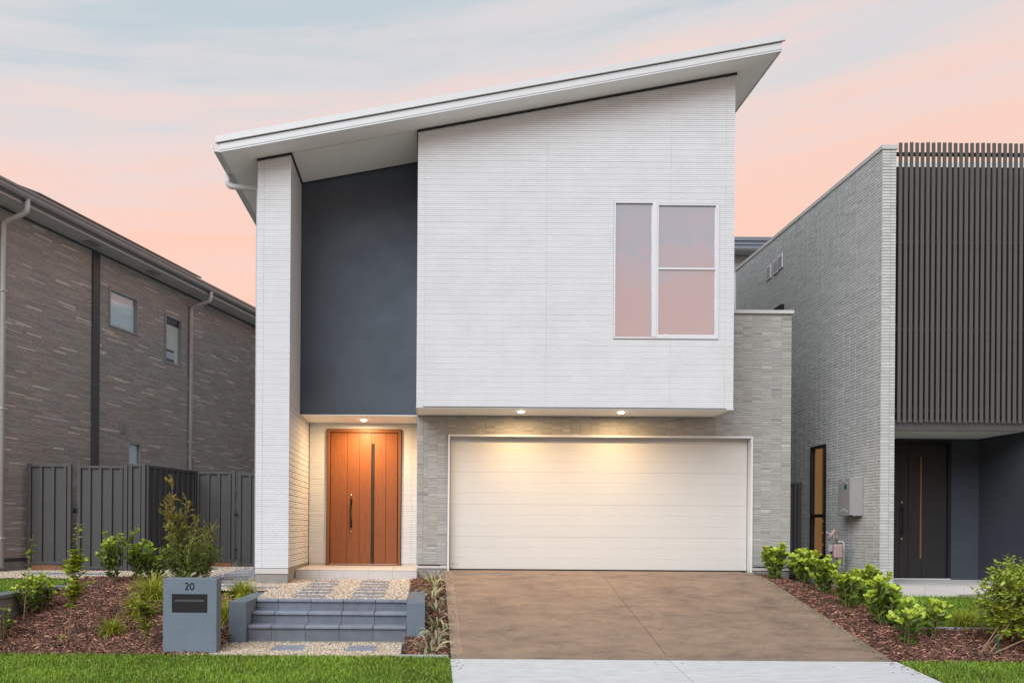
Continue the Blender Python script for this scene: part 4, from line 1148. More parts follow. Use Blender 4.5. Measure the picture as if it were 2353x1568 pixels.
# ------------------------------------------------------------------ METAL FENCES
def rib_sheet(parent, A, Bp, z0, z1, pitch=0.19, flip=1):
    """trapezoid ribbed sheet between plan points A and Bp, one object per sheet of about 0.76 m"""
    A, Bp = Vector(A), Vector(Bp); L = (Bp - A).length; d = (Bp - A) / L; n = Vector((d.y, -d.x, 0)) * flip
    ns = max(1, round(L / 0.78)); sl = L / ns
    for s in range(ns):
        prof = []; nrib = max(1, round(sl / pitch)); p = sl / nrib
        for i in range(nrib):
            b0 = s * sl + i * p
            prof += [(b0, 0.0), (b0 + p * 0.62, 0.0), (b0 + p * 0.68, 0.032), (b0 + p * 0.92, 0.032), (b0 + p * 0.98, 0.0)]
        prof.append((s * sl + sl - 0.001, 0.0))
        m = MB(); vs_ = []
        for (u, w_) in prof:
            q = A + d * u + n * w_
            vs_ += [(q.x, q.y, z0), (q.x, q.y, z1)]
        nn = len(prof)
        for (u, w_) in prof:
            q = A + d * u + n * (w_ - 0.004)
            vs_ += [(q.x, q.y, z0), (q.x, q.y, z1)]
        fs = []
        for i in range(nn - 1):
            fs.append((2 * i, 2 * i + 2, 2 * i + 3, 2 * i + 1)); o_ = 2 * nn
            fs.append((o_ + 2 * i, o_ + 2 * i + 1, o_ + 2 * i + 3, o_ + 2 * i + 2))
            fs.append((2 * i + 1, 2 * i + 3, o_ + 2 * i + 3, o_ + 2 * i + 1))
        m.add(vs_, fs)
        m.build('sheet', 'fence_metal', parent)
def bar(parent, A, Bp, z0, z1, w_, nm, m_='fence_metal', off=0.0):
    A, Bp = Vector(A), Vector(Bp); d = (Bp - A).normalized(); n = Vector((d.y, -d.x, 0))
    m = MB(); a, b = A + n * off, Bp + n * off
    m.hexa([(a - n * w_ / 2 + Vector((0, 0, z0))), (b - n * w_ / 2 + Vector((0, 0, z0))), (b + n * w_ / 2 + Vector((0, 0, z0))), (a + n * w_ / 2 + Vector((0, 0, z0)))],
           [(a - n * w_ / 2 + Vector((0, 0, z1))), (b - n * w_ / 2 + Vector((0, 0, z1))), (b + n * w_ / 2 + Vector((0, 0, z1))), (a + n * w_ / 2 + Vector((0, 0, z1)))])
    return m.build(nm, m_, parent, bevel=0.003)
def post(parent, x, y, z0, z1, w_=0.06):
    m = MB(); m.box(x - w_ / 2, x + w_ / 2, y - w_ / 2, y + w_ / 2, z0, z1); return m.build('post', 'fence_metal', parent, bevel=0.004)
FY1, FY2 = 15.3, 16.85
zt1 = P(120, 1066, FY1).z; zt2 = P(500, 1083, FY2).z
fx = lambda px, Y: P(px, 1190, Y).x
def fence(xa, ya, xb, yb, z0, z1, label, group, sleeper=False, handle=None, gate=False, posts=(True, True), flip=1):
    L = math.hypot(xb - xa, yb - ya); d = ((xb - xa) / L, (yb - ya) / L)
    t = thing('metal_gate' if gate else 'metal_fence', ((xa + xb) / 2, (ya + yb) / 2, 0.65), label, 'gate' if gate else 'fence', group)
    a = (xa + d[0] * 0.035, ya + d[1] * 0.035, 0); b = (xb - d[0] * 0.035, yb - d[1] * 0.035, 0)
    rib_sheet(t, (a[0], a[1], 0), (b[0], b[1], 0), z0 + 0.05, z1 - 0.03, flip=flip)
    bar(t, a, b, z1 - 0.045, z1, 0.075, 'rail'); bar(t, a, b, z0 + 0.01, z0 + 0.06, 0.075, 'rail')
    if posts[0]: post(t, xa, ya, z0, z1 + 0.012, 0.068)
    if posts[1]: post(t, xb, yb, z0, z1 + 0.012, 0.068)
    if sleeper: bar(t, a, b, z0 - 0.18, z0 + 0.008, 0.045, 'plinth_board', 'timber_sleeper')
    return t
G = 'dark metal fences and gates beside the brown house'
fence(fx(68, FY1), FY1, fx(160, FY1), FY1, 0.74, zt1, 'short dark ribbed metal fence against the brown brick wall', G, sleeper=True)
gt = fence(fx(182, FY1), FY1, fx(289, FY1), FY1, 0.66, zt1 - 0.02, 'dark ribbed metal gate between brown brick house and boundary fence', G, gate=True)
m = MB(); p = P(170, 1172, FY1); m.tube([(p.x, FY1 - 0.03, p.z), (p.x, FY1 - 0.06, p.z), (p.x, FY1 - 0.085, p.z)], [0.018, 0.038, 0.030], 12); m.box(p.x - 0.03, p.x + 0.07, FY1 - 0.045, FY1 - 0.03, p.z - 0.05, p.z + 0.05); m.build('gate_lock', 'black_metal', gt, smooth=False)
t = fence(fx(300, FY1), FY1, fx(330, FY1), FY1, 0.66, zt1 + 0.012, 'narrow dark ribbed metal infill beside the first gate', G)
t = fence(fx(336, FY1), FY1 + 0.04, fx(447, FY2), FY2, 0.66, zt1 + 0.0, 'dark ribbed metal boundary fence running back between both houses', G, flip=1)
fence(fx(453, FY2), FY2 + 0.05, fx(535, FY2), FY2 + 0.05, 0.74, zt2, 'dark ribbed metal fence behind the wispy golden shrub', G, sleeper=True)
gt = fence(fx(549, FY2), FY2 + 0.05, fx(655, FY2), FY2 + 0.05, 0.66, zt2 - 0.03, 'dark ribbed metal gate next to the white pillar', G, gate=True)
m = MB(); p = P(542, 1181, FY2); m.tube([(p.x, FY2 - 0.0, p.z), (p.x, FY2 - 0.03, p.z), (p.x, FY2 - 0.05, p.z)], [0.018, 0.036, 0.028], 12); m.build('gate_lock', 'black_metal', gt)

# ------------------------------------------------------------------ BLOCK RETAINING WALL (left)
rw = thing('retaining_wall', (-5.28, 11.0, 0.3), 'low grey concrete block retaining wall behind the mulch bed', 'wall')
def block_run(A, Bp, ztop):
    A, Bp = Vector((*A, 0)), Vector((*Bp, 0)); L = (Bp - A).length; d = (Bp - A) / L; n = Vector((d.y, -d.x, 0))
    def blk(u0, u1, z0, z1, w0, w1, nm, bev):
        m = MB(); c = rng.uniform(0.8, 1.15)
        q = [A + d * u0 + n * w0, A + d * u1 + n * w0, A + d * u1 + n * w1, A + d * u0 + n * w1]
        m.hexa([x + Vector((0, 0, z0)) for x in q][::-1], [x + Vector((0, 0, z1)) for x in q][::-1], (c, c, c))
        m.build(nm, 'block_grey', rw, bevel=bev)
    nblk = max(1, round(L / 0.40)); bl = L / nblk
    for i in range(nblk): blk(i * bl + 0.002, (i + 1) * bl - 0.002, ztop - 0.055, ztop, -0.11, 0.125, 'capstone', 0.012)
    for j in range(3):
        off = (j % 2) * bl / 2
        brk = sorted(set([0.0, L] + [x for x in [off + i * bl for i in range(nblk + 1)] if 0.03 < x < L - 0.03]))
        for a, b in zip(brk[:-1], brk[1:]): blk(a + 0.002, b - 0.002, ztop - 0.057 - (j + 1) * 0.17, ztop - 0.060 - j * 0.17, -0.10, 0.10, 'block', 0.010)
block_run((-5.36, 9.3), (-5.30, 12.25), 0.585)
block_run((-5.30, 12.38), (-4.86, 12.66), 0.585)

# ------------------------------------------------------------------ RIGHT NEIGHBOUR (grey house with slat screen)
YN, XN = 13.2, 6.86
gh = thing('grey_house', (9.0, 14.0, 0.5), 'grey textured neighbouring house with dark vertical slat screen', 'house')
ztopN = P(2040, 336, YN).z
XN1 = P(2057, 800, YN).x
ZNB = 0.60
swx0, swx1 = None, None
def XW(px, py):
    a, b = ab(px, py); Y = XN / (a / FPX); return Y, CZ + b / FPX * Y
wyb, wya = XW(1862, 1100)[0], XW(1897, 1100)[0]
wz1 = XW(1897, 1019)[1]; wz0 = 0.95; wzm = XW(1880, 1184)[1]
mb = MB(); mb.box(XN + 0.11, XN1 - 0.012, YN + 0.02, 19.5, 0.35, ztopN - 0.06)
for (a, b, c, d) in subtract([(YN + 0.02, 19.5, 0.35, ztopN - 0.06)], (wya, wyb, wz0, wz1)): mb.box(XN + 0.014, XN + 0.109, a, b, c, d)
swall = mb.build('side_wall', 'grey_brick', gh)
def greyb(r):
    g_ = r.gauss(1.0, 0.05); return (g_, g_, g_ * 0.99)
clad(swall, (XN + 0.012, 0, 0), (0, -1, 0), UZ, (-1, 0, 0), -19.5, -(YN + 0.012), ZNB - 0.05, ztopN - 0.05, 'grey_brick', None, grid_cols(0.20, 0.0455), 0.4545,
     seams=[-18.2, -15.2, -(YN + 0.13)], holes=[(-wyb, -wya, wz0, wz1)], colfn=greyb, depth=0.008, jit=0.0015, gap=0.0042, backc=0.8)
clad(swall, (0, YN + 0.014, 0), UX, UZ, NY, XN, XN1, ZNB - 0.05, ztopN - 0.05, 'grey_brick', None, grid_cols(0.13, 0.0455, off=XN), 0.4545, colfn=greyb, depth=0.010, jit=0.001, gap=0.006)
mb = MB(); mb.box(XN - 0.012, XN1 + 0.012, YN - 0.015, 19.55, ztopN - 0.048, ztopN + 0.02); mb.build('parapet_cap', 'grey_metal', swall, bevel=0.004)
# side window
mb = MB(); fr = 0.05
xa_, xb_ = XN - 0.012, XN + 0.05
for (y0, y1, z0, z1) in ((wya, wya + fr, wz0, wz1), (wyb - fr, wyb, wz0, wz1), (wya + fr, wyb - fr, wz1 - fr, wz1), (wya + fr, wyb - fr, wz0, wz0 + fr), (wya + fr, wyb - fr, wzm - 0.03, wzm + 0.03)):
    mb.box(xa_, xb_, y0, y1, z0, z1)
sw = mb.build('window', 'black_metal', gh)
mb = MB(); mb.box(XN + 0.018, XN + 0.022, wya + fr, wyb - fr, wz0 + fr, wz1 - fr); mb.build('pane', 'window_glass_soft', sw)
ymid = wya + 0.50 * (wyb - wya)
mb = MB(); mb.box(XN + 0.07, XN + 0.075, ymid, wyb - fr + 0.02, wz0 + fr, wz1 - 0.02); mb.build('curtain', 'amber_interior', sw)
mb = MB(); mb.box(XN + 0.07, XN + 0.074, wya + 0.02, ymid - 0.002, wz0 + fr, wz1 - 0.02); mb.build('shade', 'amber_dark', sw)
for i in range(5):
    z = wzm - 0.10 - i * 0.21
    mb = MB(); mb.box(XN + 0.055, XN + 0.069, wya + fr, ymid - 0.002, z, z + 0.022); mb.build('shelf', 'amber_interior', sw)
# vents high on the wall
for (px, py) in ((1767, 625), (1783, 612), (1793.5, 601)):
    y, z = XW(px, py)
    mb = MB(); mb.box(XN - 0.022, XN - 0.004, y - 0.12, y + 0.12, z - 0.14, z + 0.14)
    v_ = mb.build('vent', 'white_metal', gh, bevel=0.004)
    for i in range(5):
        m = MB(); m.box(XN - 0.026, XN - 0.0225, y - 0.08, y + 0.08, z - 0.10 + i * 0.042, z - 0.08 + i * 0.042); m.build('slat', 'gutter_grey', v_)
y, z = XW(1800, 706)
mb = MB(); mb.box(XN - 0.06, XN - 0.002, y - 0.02, y + 0.35, z - 0.12, z + 0.06); mb.build('window_hood', 'black_metal', gh)
# rear upper roof behind the parapet
yr_ = 20.2
zf = P(1730, 545, yr_).z
mb = MB(); mb.box(6.3, 14.5, yr_, yr_ + 8, zf - 0.17, zf - 0.02); mb.build('rear_fascia', 'bluegrey_metal', gh)
mb = MB(); mb.box(6.27, 14.5, yr_ - 0.03, yr_ + 0.0, zf - 0.085, zf); mb.build('rear_capping', 'bluegrey_metal', gh)
mb = MB(); mb.box(6.32, 14.4, yr_ + 0.02, yr_ + 1.0, zf - 0.26, zf - 0.172); mb.build('rear_fascia', 'bluegrey_metal', gh)
mb = MB(); mb.box(6.32, 14.4, yr_ + 0.04, yr_ + 0.7, zf - 0.275, zf - 0.262); mb.build('rear_soffit', 'grey_metal', gh)
mb = MB(); mb.box(6.95, 14.3, yr_ + 0.5, yr_ + 7, 0.5, zf - 0.28); mb.build('rear_wall', 'grey_brick', gh)
# slat screen
scr_y = YN + 0.06
sx0 = P(2063, 650, scr_y).x; pitch = 12.64 / FPX * scr_y
zt_s = P(2200, 328, scr_y).z; zb_s = P(2200, 970, scr_y).z
nsl = 42
mb = MB(); mb.box(XN1 + 0.004, sx0 + nsl * pitch, scr_y + 0.022, scr_y + 0.06, zt_s - 0.19, zt_s - 0.14)
screen = mb.build('slat_screen', 'black_metal', gh)
for zz in (P(2200, 560, scr_y).z, P(2200, 760, scr_y).z, zb_s + 0.16):
    mb = MB(); mb.box(XN1 + 0.004, sx0 + nsl * pitch, scr_y + 0.022, scr_y + 0.05, zz, zz + 0.05); mb.build('rail', 'black_metal', screen)
sm = MB(); sm.box(-0.0245, 0.0245, 0, 0.016, zb_s, zt_s); me0 = sm.mesh('slat'); me0.materials.append(MATS['slat_brown'])
for i in range(nsl):
    o = bpy.data.objects.new('slat', me0); COL.objects.link(o)
    o.location = (sx0 + 0.0275 + i * pitch, scr_y + rng.uniform(-0.001, 0.001), rng.uniform(-0.006, 0.004)); o.parent = screen
# wall behind screen, lower parapet
SXE = sx0 + nsl * pitch + 0.1
zpar = P(2200, 383, scr_y + 0.75).z
mb = MB(); mb.box(XN1 + 0.002, SXE, scr_y + 0.75, scr_y + 0.90, P(2200, 975, scr_y).z, zpar - 0.02); mb.build('balcony_wall', 'black_metal', gh)
mb = MB(); mb.box(XN1 + 0.002, SXE, scr_y + 0.73, scr_y + 0.92, zpar - 0.018, zpar + 0.07); mb.build('balcony_cap', 'white_metal', gh)
# beam, porch ceiling, back wall, door
zbm = P(2150, 988, YN + 0.1).z
mb = MB(); mb.box(XN1 + 0.003, SXE, YN + 0.115, YN + 0.18, zbm, zb_s + 0.05); mb.build('beam', 'trim_dark', gh)
YQ = 14.70
zq = zbm + 0.02
mb = MB(); mb.box(XN1 + 0.003, 9.29, YN + 0.182, YQ - 0.002, zq, zq + 0.03); mb.build('porch_ceiling', 'soffit', gh)
qx0, qx1 = P(2052, 1170, YQ).x, P(2183, 1170, YQ).x; qzt = P(2120, 1012, YQ).z; qzb = P(2120, 1329, YQ).z
bw = MB()
bw.box(qx1 + 0.001, 9.30, YQ, YQ + 0.2, 0.3, zq + 0.028); bw.box(XN1 - 0.01, qx1 + 0.001, YQ, YQ + 0.2, qzt + 0.002, zq + 0.028)
bw.build('porch_back_wall', 'navy_render', gh)
mb = MB(); mb.box(9.30, 13.0, YN + 0.185, YQ + 0.25, 0.3, zq + 0.05); mb.build('porch_side_wall', 'navy_render', gh)
mb = MB(); mb.box(XN1 + 0.0, 13.0, YQ + 0.21, 19.4, 0.3, zpar - 0.4); mb.build('house_body', 'trim_dark', gh)
mb = MB(); frame_rect(mb, qx0 - 0.06, qx1, qzb, qzt, 0.055, YQ - 0.02, YQ + 0.1, wb=0.015)
qd = mb.build('front_door', 'black_metal', gh)
qw = qx1 - qx0
for (a, b) in ((0.045, 0.115), (0.12, 0.27), (0.277, 0.51), (0.516, 0.945)):
    m = MB(); m.box(qx0 + a * qw - (0.06 if a < 0.1 else 0), qx0 + b * qw, YQ + 0.02, YQ + 0.06, qzb + 0.017, qzt - 0.057); m.build('plank', 'black_door', qd, bevel=0.003)
m = MB(); m.box(qx0 - 0.05, qx1 - 0.02, YQ + 0.062, YQ + 0.09, qzb + 0.017, qzt - 0.057); m.build('door_core', 'dark_gap', qd)
m = MB(); m.box(qx0 + 0.470 * qw, qx0 + 0.500 * qw, YQ + 0.006, YQ + 0.019, qzb + 0.15 * 2.3, qzt - 0.06 - 0.20); m.build('timber_inlay', 'bronze', qd)
hx = qx0 + 0.155 * qw; zh = P(2070, 1195, YQ).z
m = MB(); m.box(hx - 0.018, hx + 0.018, YQ + 0.002, YQ + 0.019, zh + 0.16, zh + 0.25); m.box(hx - 0.018, hx + 0.018, YQ + 0.002, YQ + 0.019, zh - 0.25, zh - 0.16)
m.tube([(hx, YQ + 0.01, zh + 0.22), (hx, YQ - 0.035, zh + 0.21), (hx, YQ - 0.035, zh - 0.21), (hx, YQ + 0.01, zh - 0.22)], 0.011, 8); m.build('door_handle', 'black_metal', qd)
for dzz in (0.31, -0.31):
    m = MB(); m.tube([(hx, YQ + 0.019, zh + dzz), (hx, YQ + 0.004, zh + dzz), (hx, YQ + 0.0, zh + dzz)], [0.017, 0.016, 0.009], 12); m.build('lock', 'brass', qd, smooth=True)
m = MB(); m.box(qx0 - 0.04, qx1 - 0.01, YQ - 0.03, YQ - 0.003, qzb - 0.004, qzb + 0.012); m.build('threshold', 'white_metal', qd)
# porch slab tiles
zsl = P(2150, 1343, YN).z
mb = MB(); mb.box(XN1 - 0.14, 11.0, YN + 0.015, YQ + 0.2, 0.25, zsl - 0.012); ps = mb.build('porch_slab', 'concrete', gh)
for i in range(7):
    xa = XN1 - 0.13 + i * 0.6
    for (ya, yb) in ((YN, YN + 0.6), (YN + 0.603, YQ + 0.19)):
        m = MB(); m.box(xa, xa + 0.597, ya, yb, zsl - 0.011, zsl); m.build('tile', 'porch_tile', ps)
    m = MB(); m.box(xa, xa + 0.597, YN + 0.003, YN + 0.014, 0.40, zsl - 0.0115); m.build('tile', 'porch_tile', ps)
# concrete path in front of the slab
pth = MB(); pth.box(8.05, 12, 12.62, 13.19, 0.36, 0.49); tag(pth.build('path', 'concrete', recenter=(9, 12.9, 0.45)), 'strip of concrete path before the grey porch slab', 'path', kind='structure')

# meter box
ya_, yb_ = XW(1956, 1140)[0], XW(1910, 1140)[0]
mzt, mzb = P(1948, 1097, 13.75).z, P(1948, 1184, 13.75).z
PRO = 0.185
my0 = XN and 13.72; my1 = my0 + 0.42
mbx = thing('meter_box', (XN - 0.1, (my0 + my1) / 2, mzb), 'grey metal meter box with round green sticker on the grey wall', 'meter box')
mb = MB(); mb.box(XN - PRO, XN - 0.002, my0, my1, mzb, mzt); mb.build('cabinet', 'box_grey', mbx, bevel=0.006)
mb = MB(); mb.box(XN - PRO - 0.022, XN - PRO - 0.001, my0 + 0.006, my1 - 0.006, mzb + 0.006, mzt - 0.006); md_ = mb.build('door', 'box_grey', mbx, bevel=0.004)
hh = mzt - mzb
for (fz) in (0.90, 0.14):
    for k in range(5):
        yy = my0 + 0.10 + k * 0.055; zz = mzb + fz * hh + (0.03 - abs(k - 2) * 0.022)
        m = MB(); m.box(XN - PRO - 0.028, XN - PRO - 0.0225, yy - 0.017, yy + 0.017, zz - 0.006, zz + 0.006); m.build('louvre', 'white_trim', md_)
m = MB(); m.prism([(my0 + 0.15 + 0.045 * math.cos(t), mzb + 0.77 * hh + 0.045 * math.sin(t)) for t in [2 * math.pi * k / 20 for k in range(20)]], 'x', XN - PRO - 0.0255, XN - PRO - 0.0225); m.build('sticker', 'sticker_green', md_)
m = MB(); m.box(XN - PRO - 0.03, XN - PRO + 0.02, my0 - 0.006, my0 + 0.02, mzb - 0.02, mzb + 0.012); m.build('latch', 'black_metal', mbx)
m = MB(); m.box(XN - 0.10, XN - 0.003, my1 + 0.004, my1 + 0.16, mzb + 0.40 * hh, mzb + 0.72 * hh); m.build('junction_box', 'box_grey', mbx)

# gas meter
gY = 14.0; gx_c = P(1923, 1270, gY).x
gm = thing('gas_meter', (gx_c, gY, 0.55), 'pinkish gas meter with small pipes against the grey wall', 'gas meter')
def gp_(px, py): return P(px, py, gY)
p0, p1 = gp_(1911, 1249), gp_(1932, 1281)
m = MB(); m.box(p0.x, p1.x, gY - 0.07, gY + 0.07, p1.z, p0.z); m.build('body', 'meter_pink', gm, bevel=0.025)
m = MB(); q0, q1 = gp_(1900, 1250), gp_(1910, 1266); m.box(q0.x, q1.x - 0.002, gY - 0.05, gY + 0.03, q1.z, q0.z); m.build('index_housing', 'box_grey', gm, bevel=0.008)
m = MB(); m.tube(bend([gp_(1915, 1249), gp_(1915, 1228), gp_(1897, 1222)], 0.03), 0.014, 8); m.tube([gp_(1903, 1236), gp_(1918, 1216)], 0.028, 8); m.build('regulator', 'meter_pink', gm, smooth=True)
m = MB(); m.tube(bend([gp_(1922, 1249), gp_(1922, 1217), gp_(1948, 1216)], 0.03), 0.009, 8); m.tube([gp_(1922, 1243), gp_(1922, 1228)], 0.02, 8); m.build('outlet_pipe', 'copper_pipe', gm, smooth=True)
m = MB(); m.tube(bend([gp_(1922, 1243), gp_(1938, 1243), gp_(1938, 1310)], 0.04), 0.012, 8); m.build('riser_pipe', 'grey_metal', gm, smooth=True)
m = MB(); m.tube([gp_(1906, 1267), gp_(1938, 1266)], 0.008, 6); m.build('bracket', 'black_metal', gm)
m = MB(); m.tube([gp_(1922, 1281), gp_(1922, 1310)], 0.012, 8); m.build('support', 'black_metal', gm)

# side fence between the houses
fy = 16.0
fence(XG - 0.04, fy, XN - 0.04, fy, 0.62, P(1826, 1108, fy).z, 'dark metal fence closing the gap beside the grey house', 'side gap fence', posts=(True, True))
# ------------------------------------------------------------------ PLANTS
def leaf_template(fold=0.30, wide=0.27, droop=0.16):
    # along +y, length 1
    v = []
    rows = [(0.0, 0.0), (0.28, 0.72), (0.62, 1.0), (0.86, 0.62), (1.0, 0.0)]
    pts = [(0, 0, 0)]
    for t, w_ in rows[1:4]:
        z = -droop * t * t
        pts += [(-wide * w_, t, z + fold * wide * w_), (0, t, z), (wide * w_, t, z + fold * wide * w_)]
    pts.append((0, 1.0, -droop))
    f = [(0, 2, 1), (0, 3, 2)]
    for r in (0, 1):
        b = 1 + 3 * r
        f += [(b, b + 1, b + 4), (b, b + 4, b + 3), (b + 1, b + 2, b + 5), (b + 1, b + 5, b + 4)]
    f += [(7, 8, 10), (8, 9, 10)]
    return np.array(pts, float), np.array(f)
LV, LF = leaf_template()
NV = np.array([[-0.07, 0, 0], [0.07, 0, 0], [0.11, 0.5, 0.03], [-0.11, 0.5, 0.03], [0, 1, -0.05]], float)
NF = np.array([[0, 1, 2], [0, 2, 3], [3, 2, 4]])
def frames(dirs, ups):
    """rotation matrices with +y = dir, +z ~ up"""
    d = dirs / np.linalg.norm(dirs, axis=1, keepdims=True)
    x = np.cross(d, ups); x /= np.linalg.norm(x, axis=1, keepdims=True) + 1e-9
    z = np.cross(x, d)
    return np.stack([x, d, z], -1)
class Plant:
    def __init__(s, name, base, label, cat, group=None):
        s.t = thing(name, tuple(base), label, cat, group); s.base = np.array(base, float)
        s.stem = MB(); s.pos = []; s.dir = []; s.up = []; s.sc = []; s.col = []
    def leaf(s, p, d, up, L, c, wd=1.0):
        s.pos.append(p); s.dir.append(d); s.up.append(up); s.sc.append((L * wd, L, L)); s.col.append(c)
    def finish(s, m='leaf', tv=LV, tf=LF, stemmat='stem'):
        if s.stem.v: s.stem.build('stem', stemmat, s.t)
        if s.pos:
            o = scatter('foliage', tv, tf, np.array(s.pos), frames(np.array(s.dir), np.array(s.up)), np.array(s.sc), np.array(s.col), m, s.t, smooth=True)
        return s.t
def rv(r, s=1.0): return np.array([r.gauss(0, s), r.gauss(0, s), r.gauss(0, s)])
def shrub(name, base, h, spread, nstem, label, leafL=0.075, dens=1.0, seed=1, start=0.15, light=1.0, group=None, lean=(0, 0), twig=3):
    r = random.Random(seed); p = Plant(name, base, label, 'shrub', group)
    for k in range(nstem):
        az_ = 2 * math.pi * (k + r.random() * 0.7) / nstem; rad = spread * math.sqrt(r.uniform(0.05, 1))
        hh = h * r.uniform(0.62, 1.0) * (1 - 0.25 * rad / max(spread, 1e-3))
        tip = p.base + np.array([math.cos(az_) * rad + lean[0], math.sin(az_) * rad + lean[1], hh])
        b0 = p.base + np.array([math.cos(az_) * 0.03, math.sin(az_) * 0.03, -0.03])
        mid = b0 * 0.5 + tip * 0.5 + np.array([r.gauss(0, .03), r.gauss(0, .03), 0])
        branches = [(b0, mid, tip, 0.007)]
        for q in range(twig):
            t_ = r.uniform(0.3, 0.8); s0 = b0 * (1 - t_) + tip * t_
            e = s0 + np.array([r.gauss(0, .075), r.gauss(0, .075), r.uniform(0.10, 0.22)]) * (h / 0.6)
            branches.append((s0, (s0 + e) / 2 + rv(r, .01), e, 0.004))
        for bi, (a, m_, e, rr) in enumerate(branches):
            pts = [a * (1 - t) ** 2 + m_ * 2 * t * (1 - t) + e * t * t for t in np.linspace(0, 1, 5)]
            p.stem.tube([tuple(x) for x in pts], [rr * (1 - 0.7 * i / 4) for i in range(5)], 5, cap=False)
            Lb = np.linalg.norm(e - a); n = int(Lb / 0.022 * dens)
            d0 = (e - a) / max(Lb, 1e-6)
            for i in range(n):
                t = (start if bi == 0 else 0.1) + (1 - (start if bi == 0 else 0.1)) * (i + r.random()) / n
                q = a * (1 - t) ** 2 + m_ * 2 * t * (1 - t) + e * t * t
                ang = i * 2.4 + r.gauss(0, .3)
                out = np.array([math.cos(ang), math.sin(ang), 0.0])
                d = out * (0.85 - 0.3 * t) + d0 * r.uniform(0.45, 1.1) + rv(r, .15)
                young = max(0, (t - 0.62) / 0.38)
                up = d0 + rv(r, .3)
                L = leafL * r.uniform(0.7, 1.15) * (1 - 0.25 * young)
                g_ = (0.22 + 0.45 * r.random() + 0.75 * young * r.uniform(.6, 1.1)) * light
                c = (g_ * (0.72 + 0.30 * young + r.gauss(0, .05)), g_, g_ * (0.95 - 0.2 * young))
                p.leaf(q, d, up, L, c)
            # rosette at tip
            for i in range(int(6 * min(1, dens) + 1)):
                ang = i * 1.05 + r.gauss(0, .2)
                d = np.array([math.cos(ang) * .6, math.sin(ang) * .6, 0]) + d0 * r.uniform(.6, 1.3)
                g_ = r.uniform(0.95, 1.55) * light
                p.leaf(e, d, d0 + rv(r, .15), leafL * r.uniform(.65, 1.0), (g_ * r.uniform(.92, 1.12), g_, g_ * .7))
    return p.finish()
def sapling(base, tip, label, seed, leafL=0.05, n=60, band=(0.3, 1.0), bush=None, light=1.0):
    """thin single stem with sparse leaves; bush: list of (t, count, spread)"""
    r = random.Random(seed); p = Plant('sapling', base, label, 'sapling')
    b0, e = p.base - np.array([0, 0, .03]), np.array(tip, float)
    m_ = (b0 + e) / 2 + np.array([r.gauss(0, .04), r.gauss(0, .04), 0])
    f_ = lambda t: b0 * (1 - t) ** 2 + m_ * 2 * t * (1 - t) + e * t * t
    p.stem.tube([tuple(f_(t)) for t in np.linspace(0, 1, 9)], [0.0075 * (1 - 0.75 * t) for t in np.linspace(0, 1, 9)], 5, cap=False)
    for i in range(n):
        t = r.uniform(*band); q = f_(t); ang = r.uniform(0, 6.28)
        d = np.array([math.cos(ang), math.sin(ang), r.uniform(-.1, .6)])
        g_ = r.uniform(.5, 1.25) * light
        p.leaf(q, d, np.array([0, 0, 1.]) + rv(r, .3), leafL * r.uniform(.6, 1.1), (g_ * r.uniform(.8, 1.3), g_, g_ * .7))
    for (t, cnt, sp) in (bush or []):
        for k in range(cnt):
            q0 = f_(t + r.gauss(0, .05)); q1 = q0 + np.array([r.gauss(0, sp), r.gauss(0, sp), abs(r.gauss(0, sp)) * .9])
            p.stem.tube([tuple(q0), tuple((q0 + q1) / 2 + rv(r, .008)), tuple(q1)], [.004, .003, .0015], 4, cap=False)
            nl = 12
            for i in range(nl):
                tt_ = (i + r.random()) / nl; q = q0 * (1 - tt_) + q1 * tt_; ang = i * 2.4
                d = np.array([math.cos(ang), math.sin(ang), .5]); g_ = r.uniform(.45, 1.3) * (0.8 + .4 * tt_) * light
                p.leaf(q, d, np.array([0, 0, 1.]) + rv(r, .3), leafL * r.uniform(.7, 1.25), (g_ * r.uniform(.85, 1.3), g_, g_ * .65))
    return p.finish()
def blades_plant(name, base, n, L, w_, label, cat, seed, colf, m, spread=0.5, group=None, droop=1.0, segs=5, cols3=False):
    r = random.Random(seed); t = thing(name, tuple(base), label, cat, group)
    V = []; F = []; C = []
    bx_, by_, bz_ = base
    for k in range(n):
        az_ = r.uniform(0, 6.28); out = abs(r.gauss(0, spread)) + 0.05; LL = L * r.uniform(.55, 1.1)
        ca, sa = math.cos(az_), math.sin(az_)
        r0_ = r.uniform(0, 0.05) * L / 0.3
        px_0 = Vector((bx_ + ca * r0_, by_ + sa * r0_, bz_ - 0.01)); el_ = math.pi / 2 - min(1.3, out)
        pts = []; q = px_0.copy(); ang = el_
        for i in range(segs + 1):
            pts.append(q.copy())
            q = q + Vector((ca * math.cos(ang), sa * math.cos(ang), math.sin(ang))) * LL / segs
            ang -= droop * (0.12 + 0.26 * out) * (1 + i * 0.45)
        tw = r.gauss(0, .5)
        side = Vector((-sa * math.cos(tw), ca * math.cos(tw), math.sin(tw) * .6)).normalized()
        cl = colf(r)
        b = len(V)
        for i, q in enumerate(pts):
            t_ = i / segs; ww = w_ * (0.55 + 1.2 * t_ * (1 - t_) * 1.6) * (1 - t_ ** 3) + 0.0004
            if cols3:
                for j, s_ in enumerate((-1, -.45, .45, 1)):
                    V.append(q + side * ww * s_ + Vector((0, 0, abs(s_) * ww * .5))); C.append(cl[0] if j in (0, 3) else cl[1])
            else:
                V.append(q - side * ww); V.append(q + side * ww); C += [cl, cl]
        st_ = 4 if cols3 else 2
        for i in range(segs):
            for j in range(st_ - 1):
                F.append((b + i * st_ + j, b + i * st_ + j + 1, b + (i + 1) * st_ + j + 1, b + (i + 1) * st_ + j))
    np_object('leaf_blades', np.array([v[:] for v in V]), np.array(F), np.array(C), m, t, smooth=True)
    return t
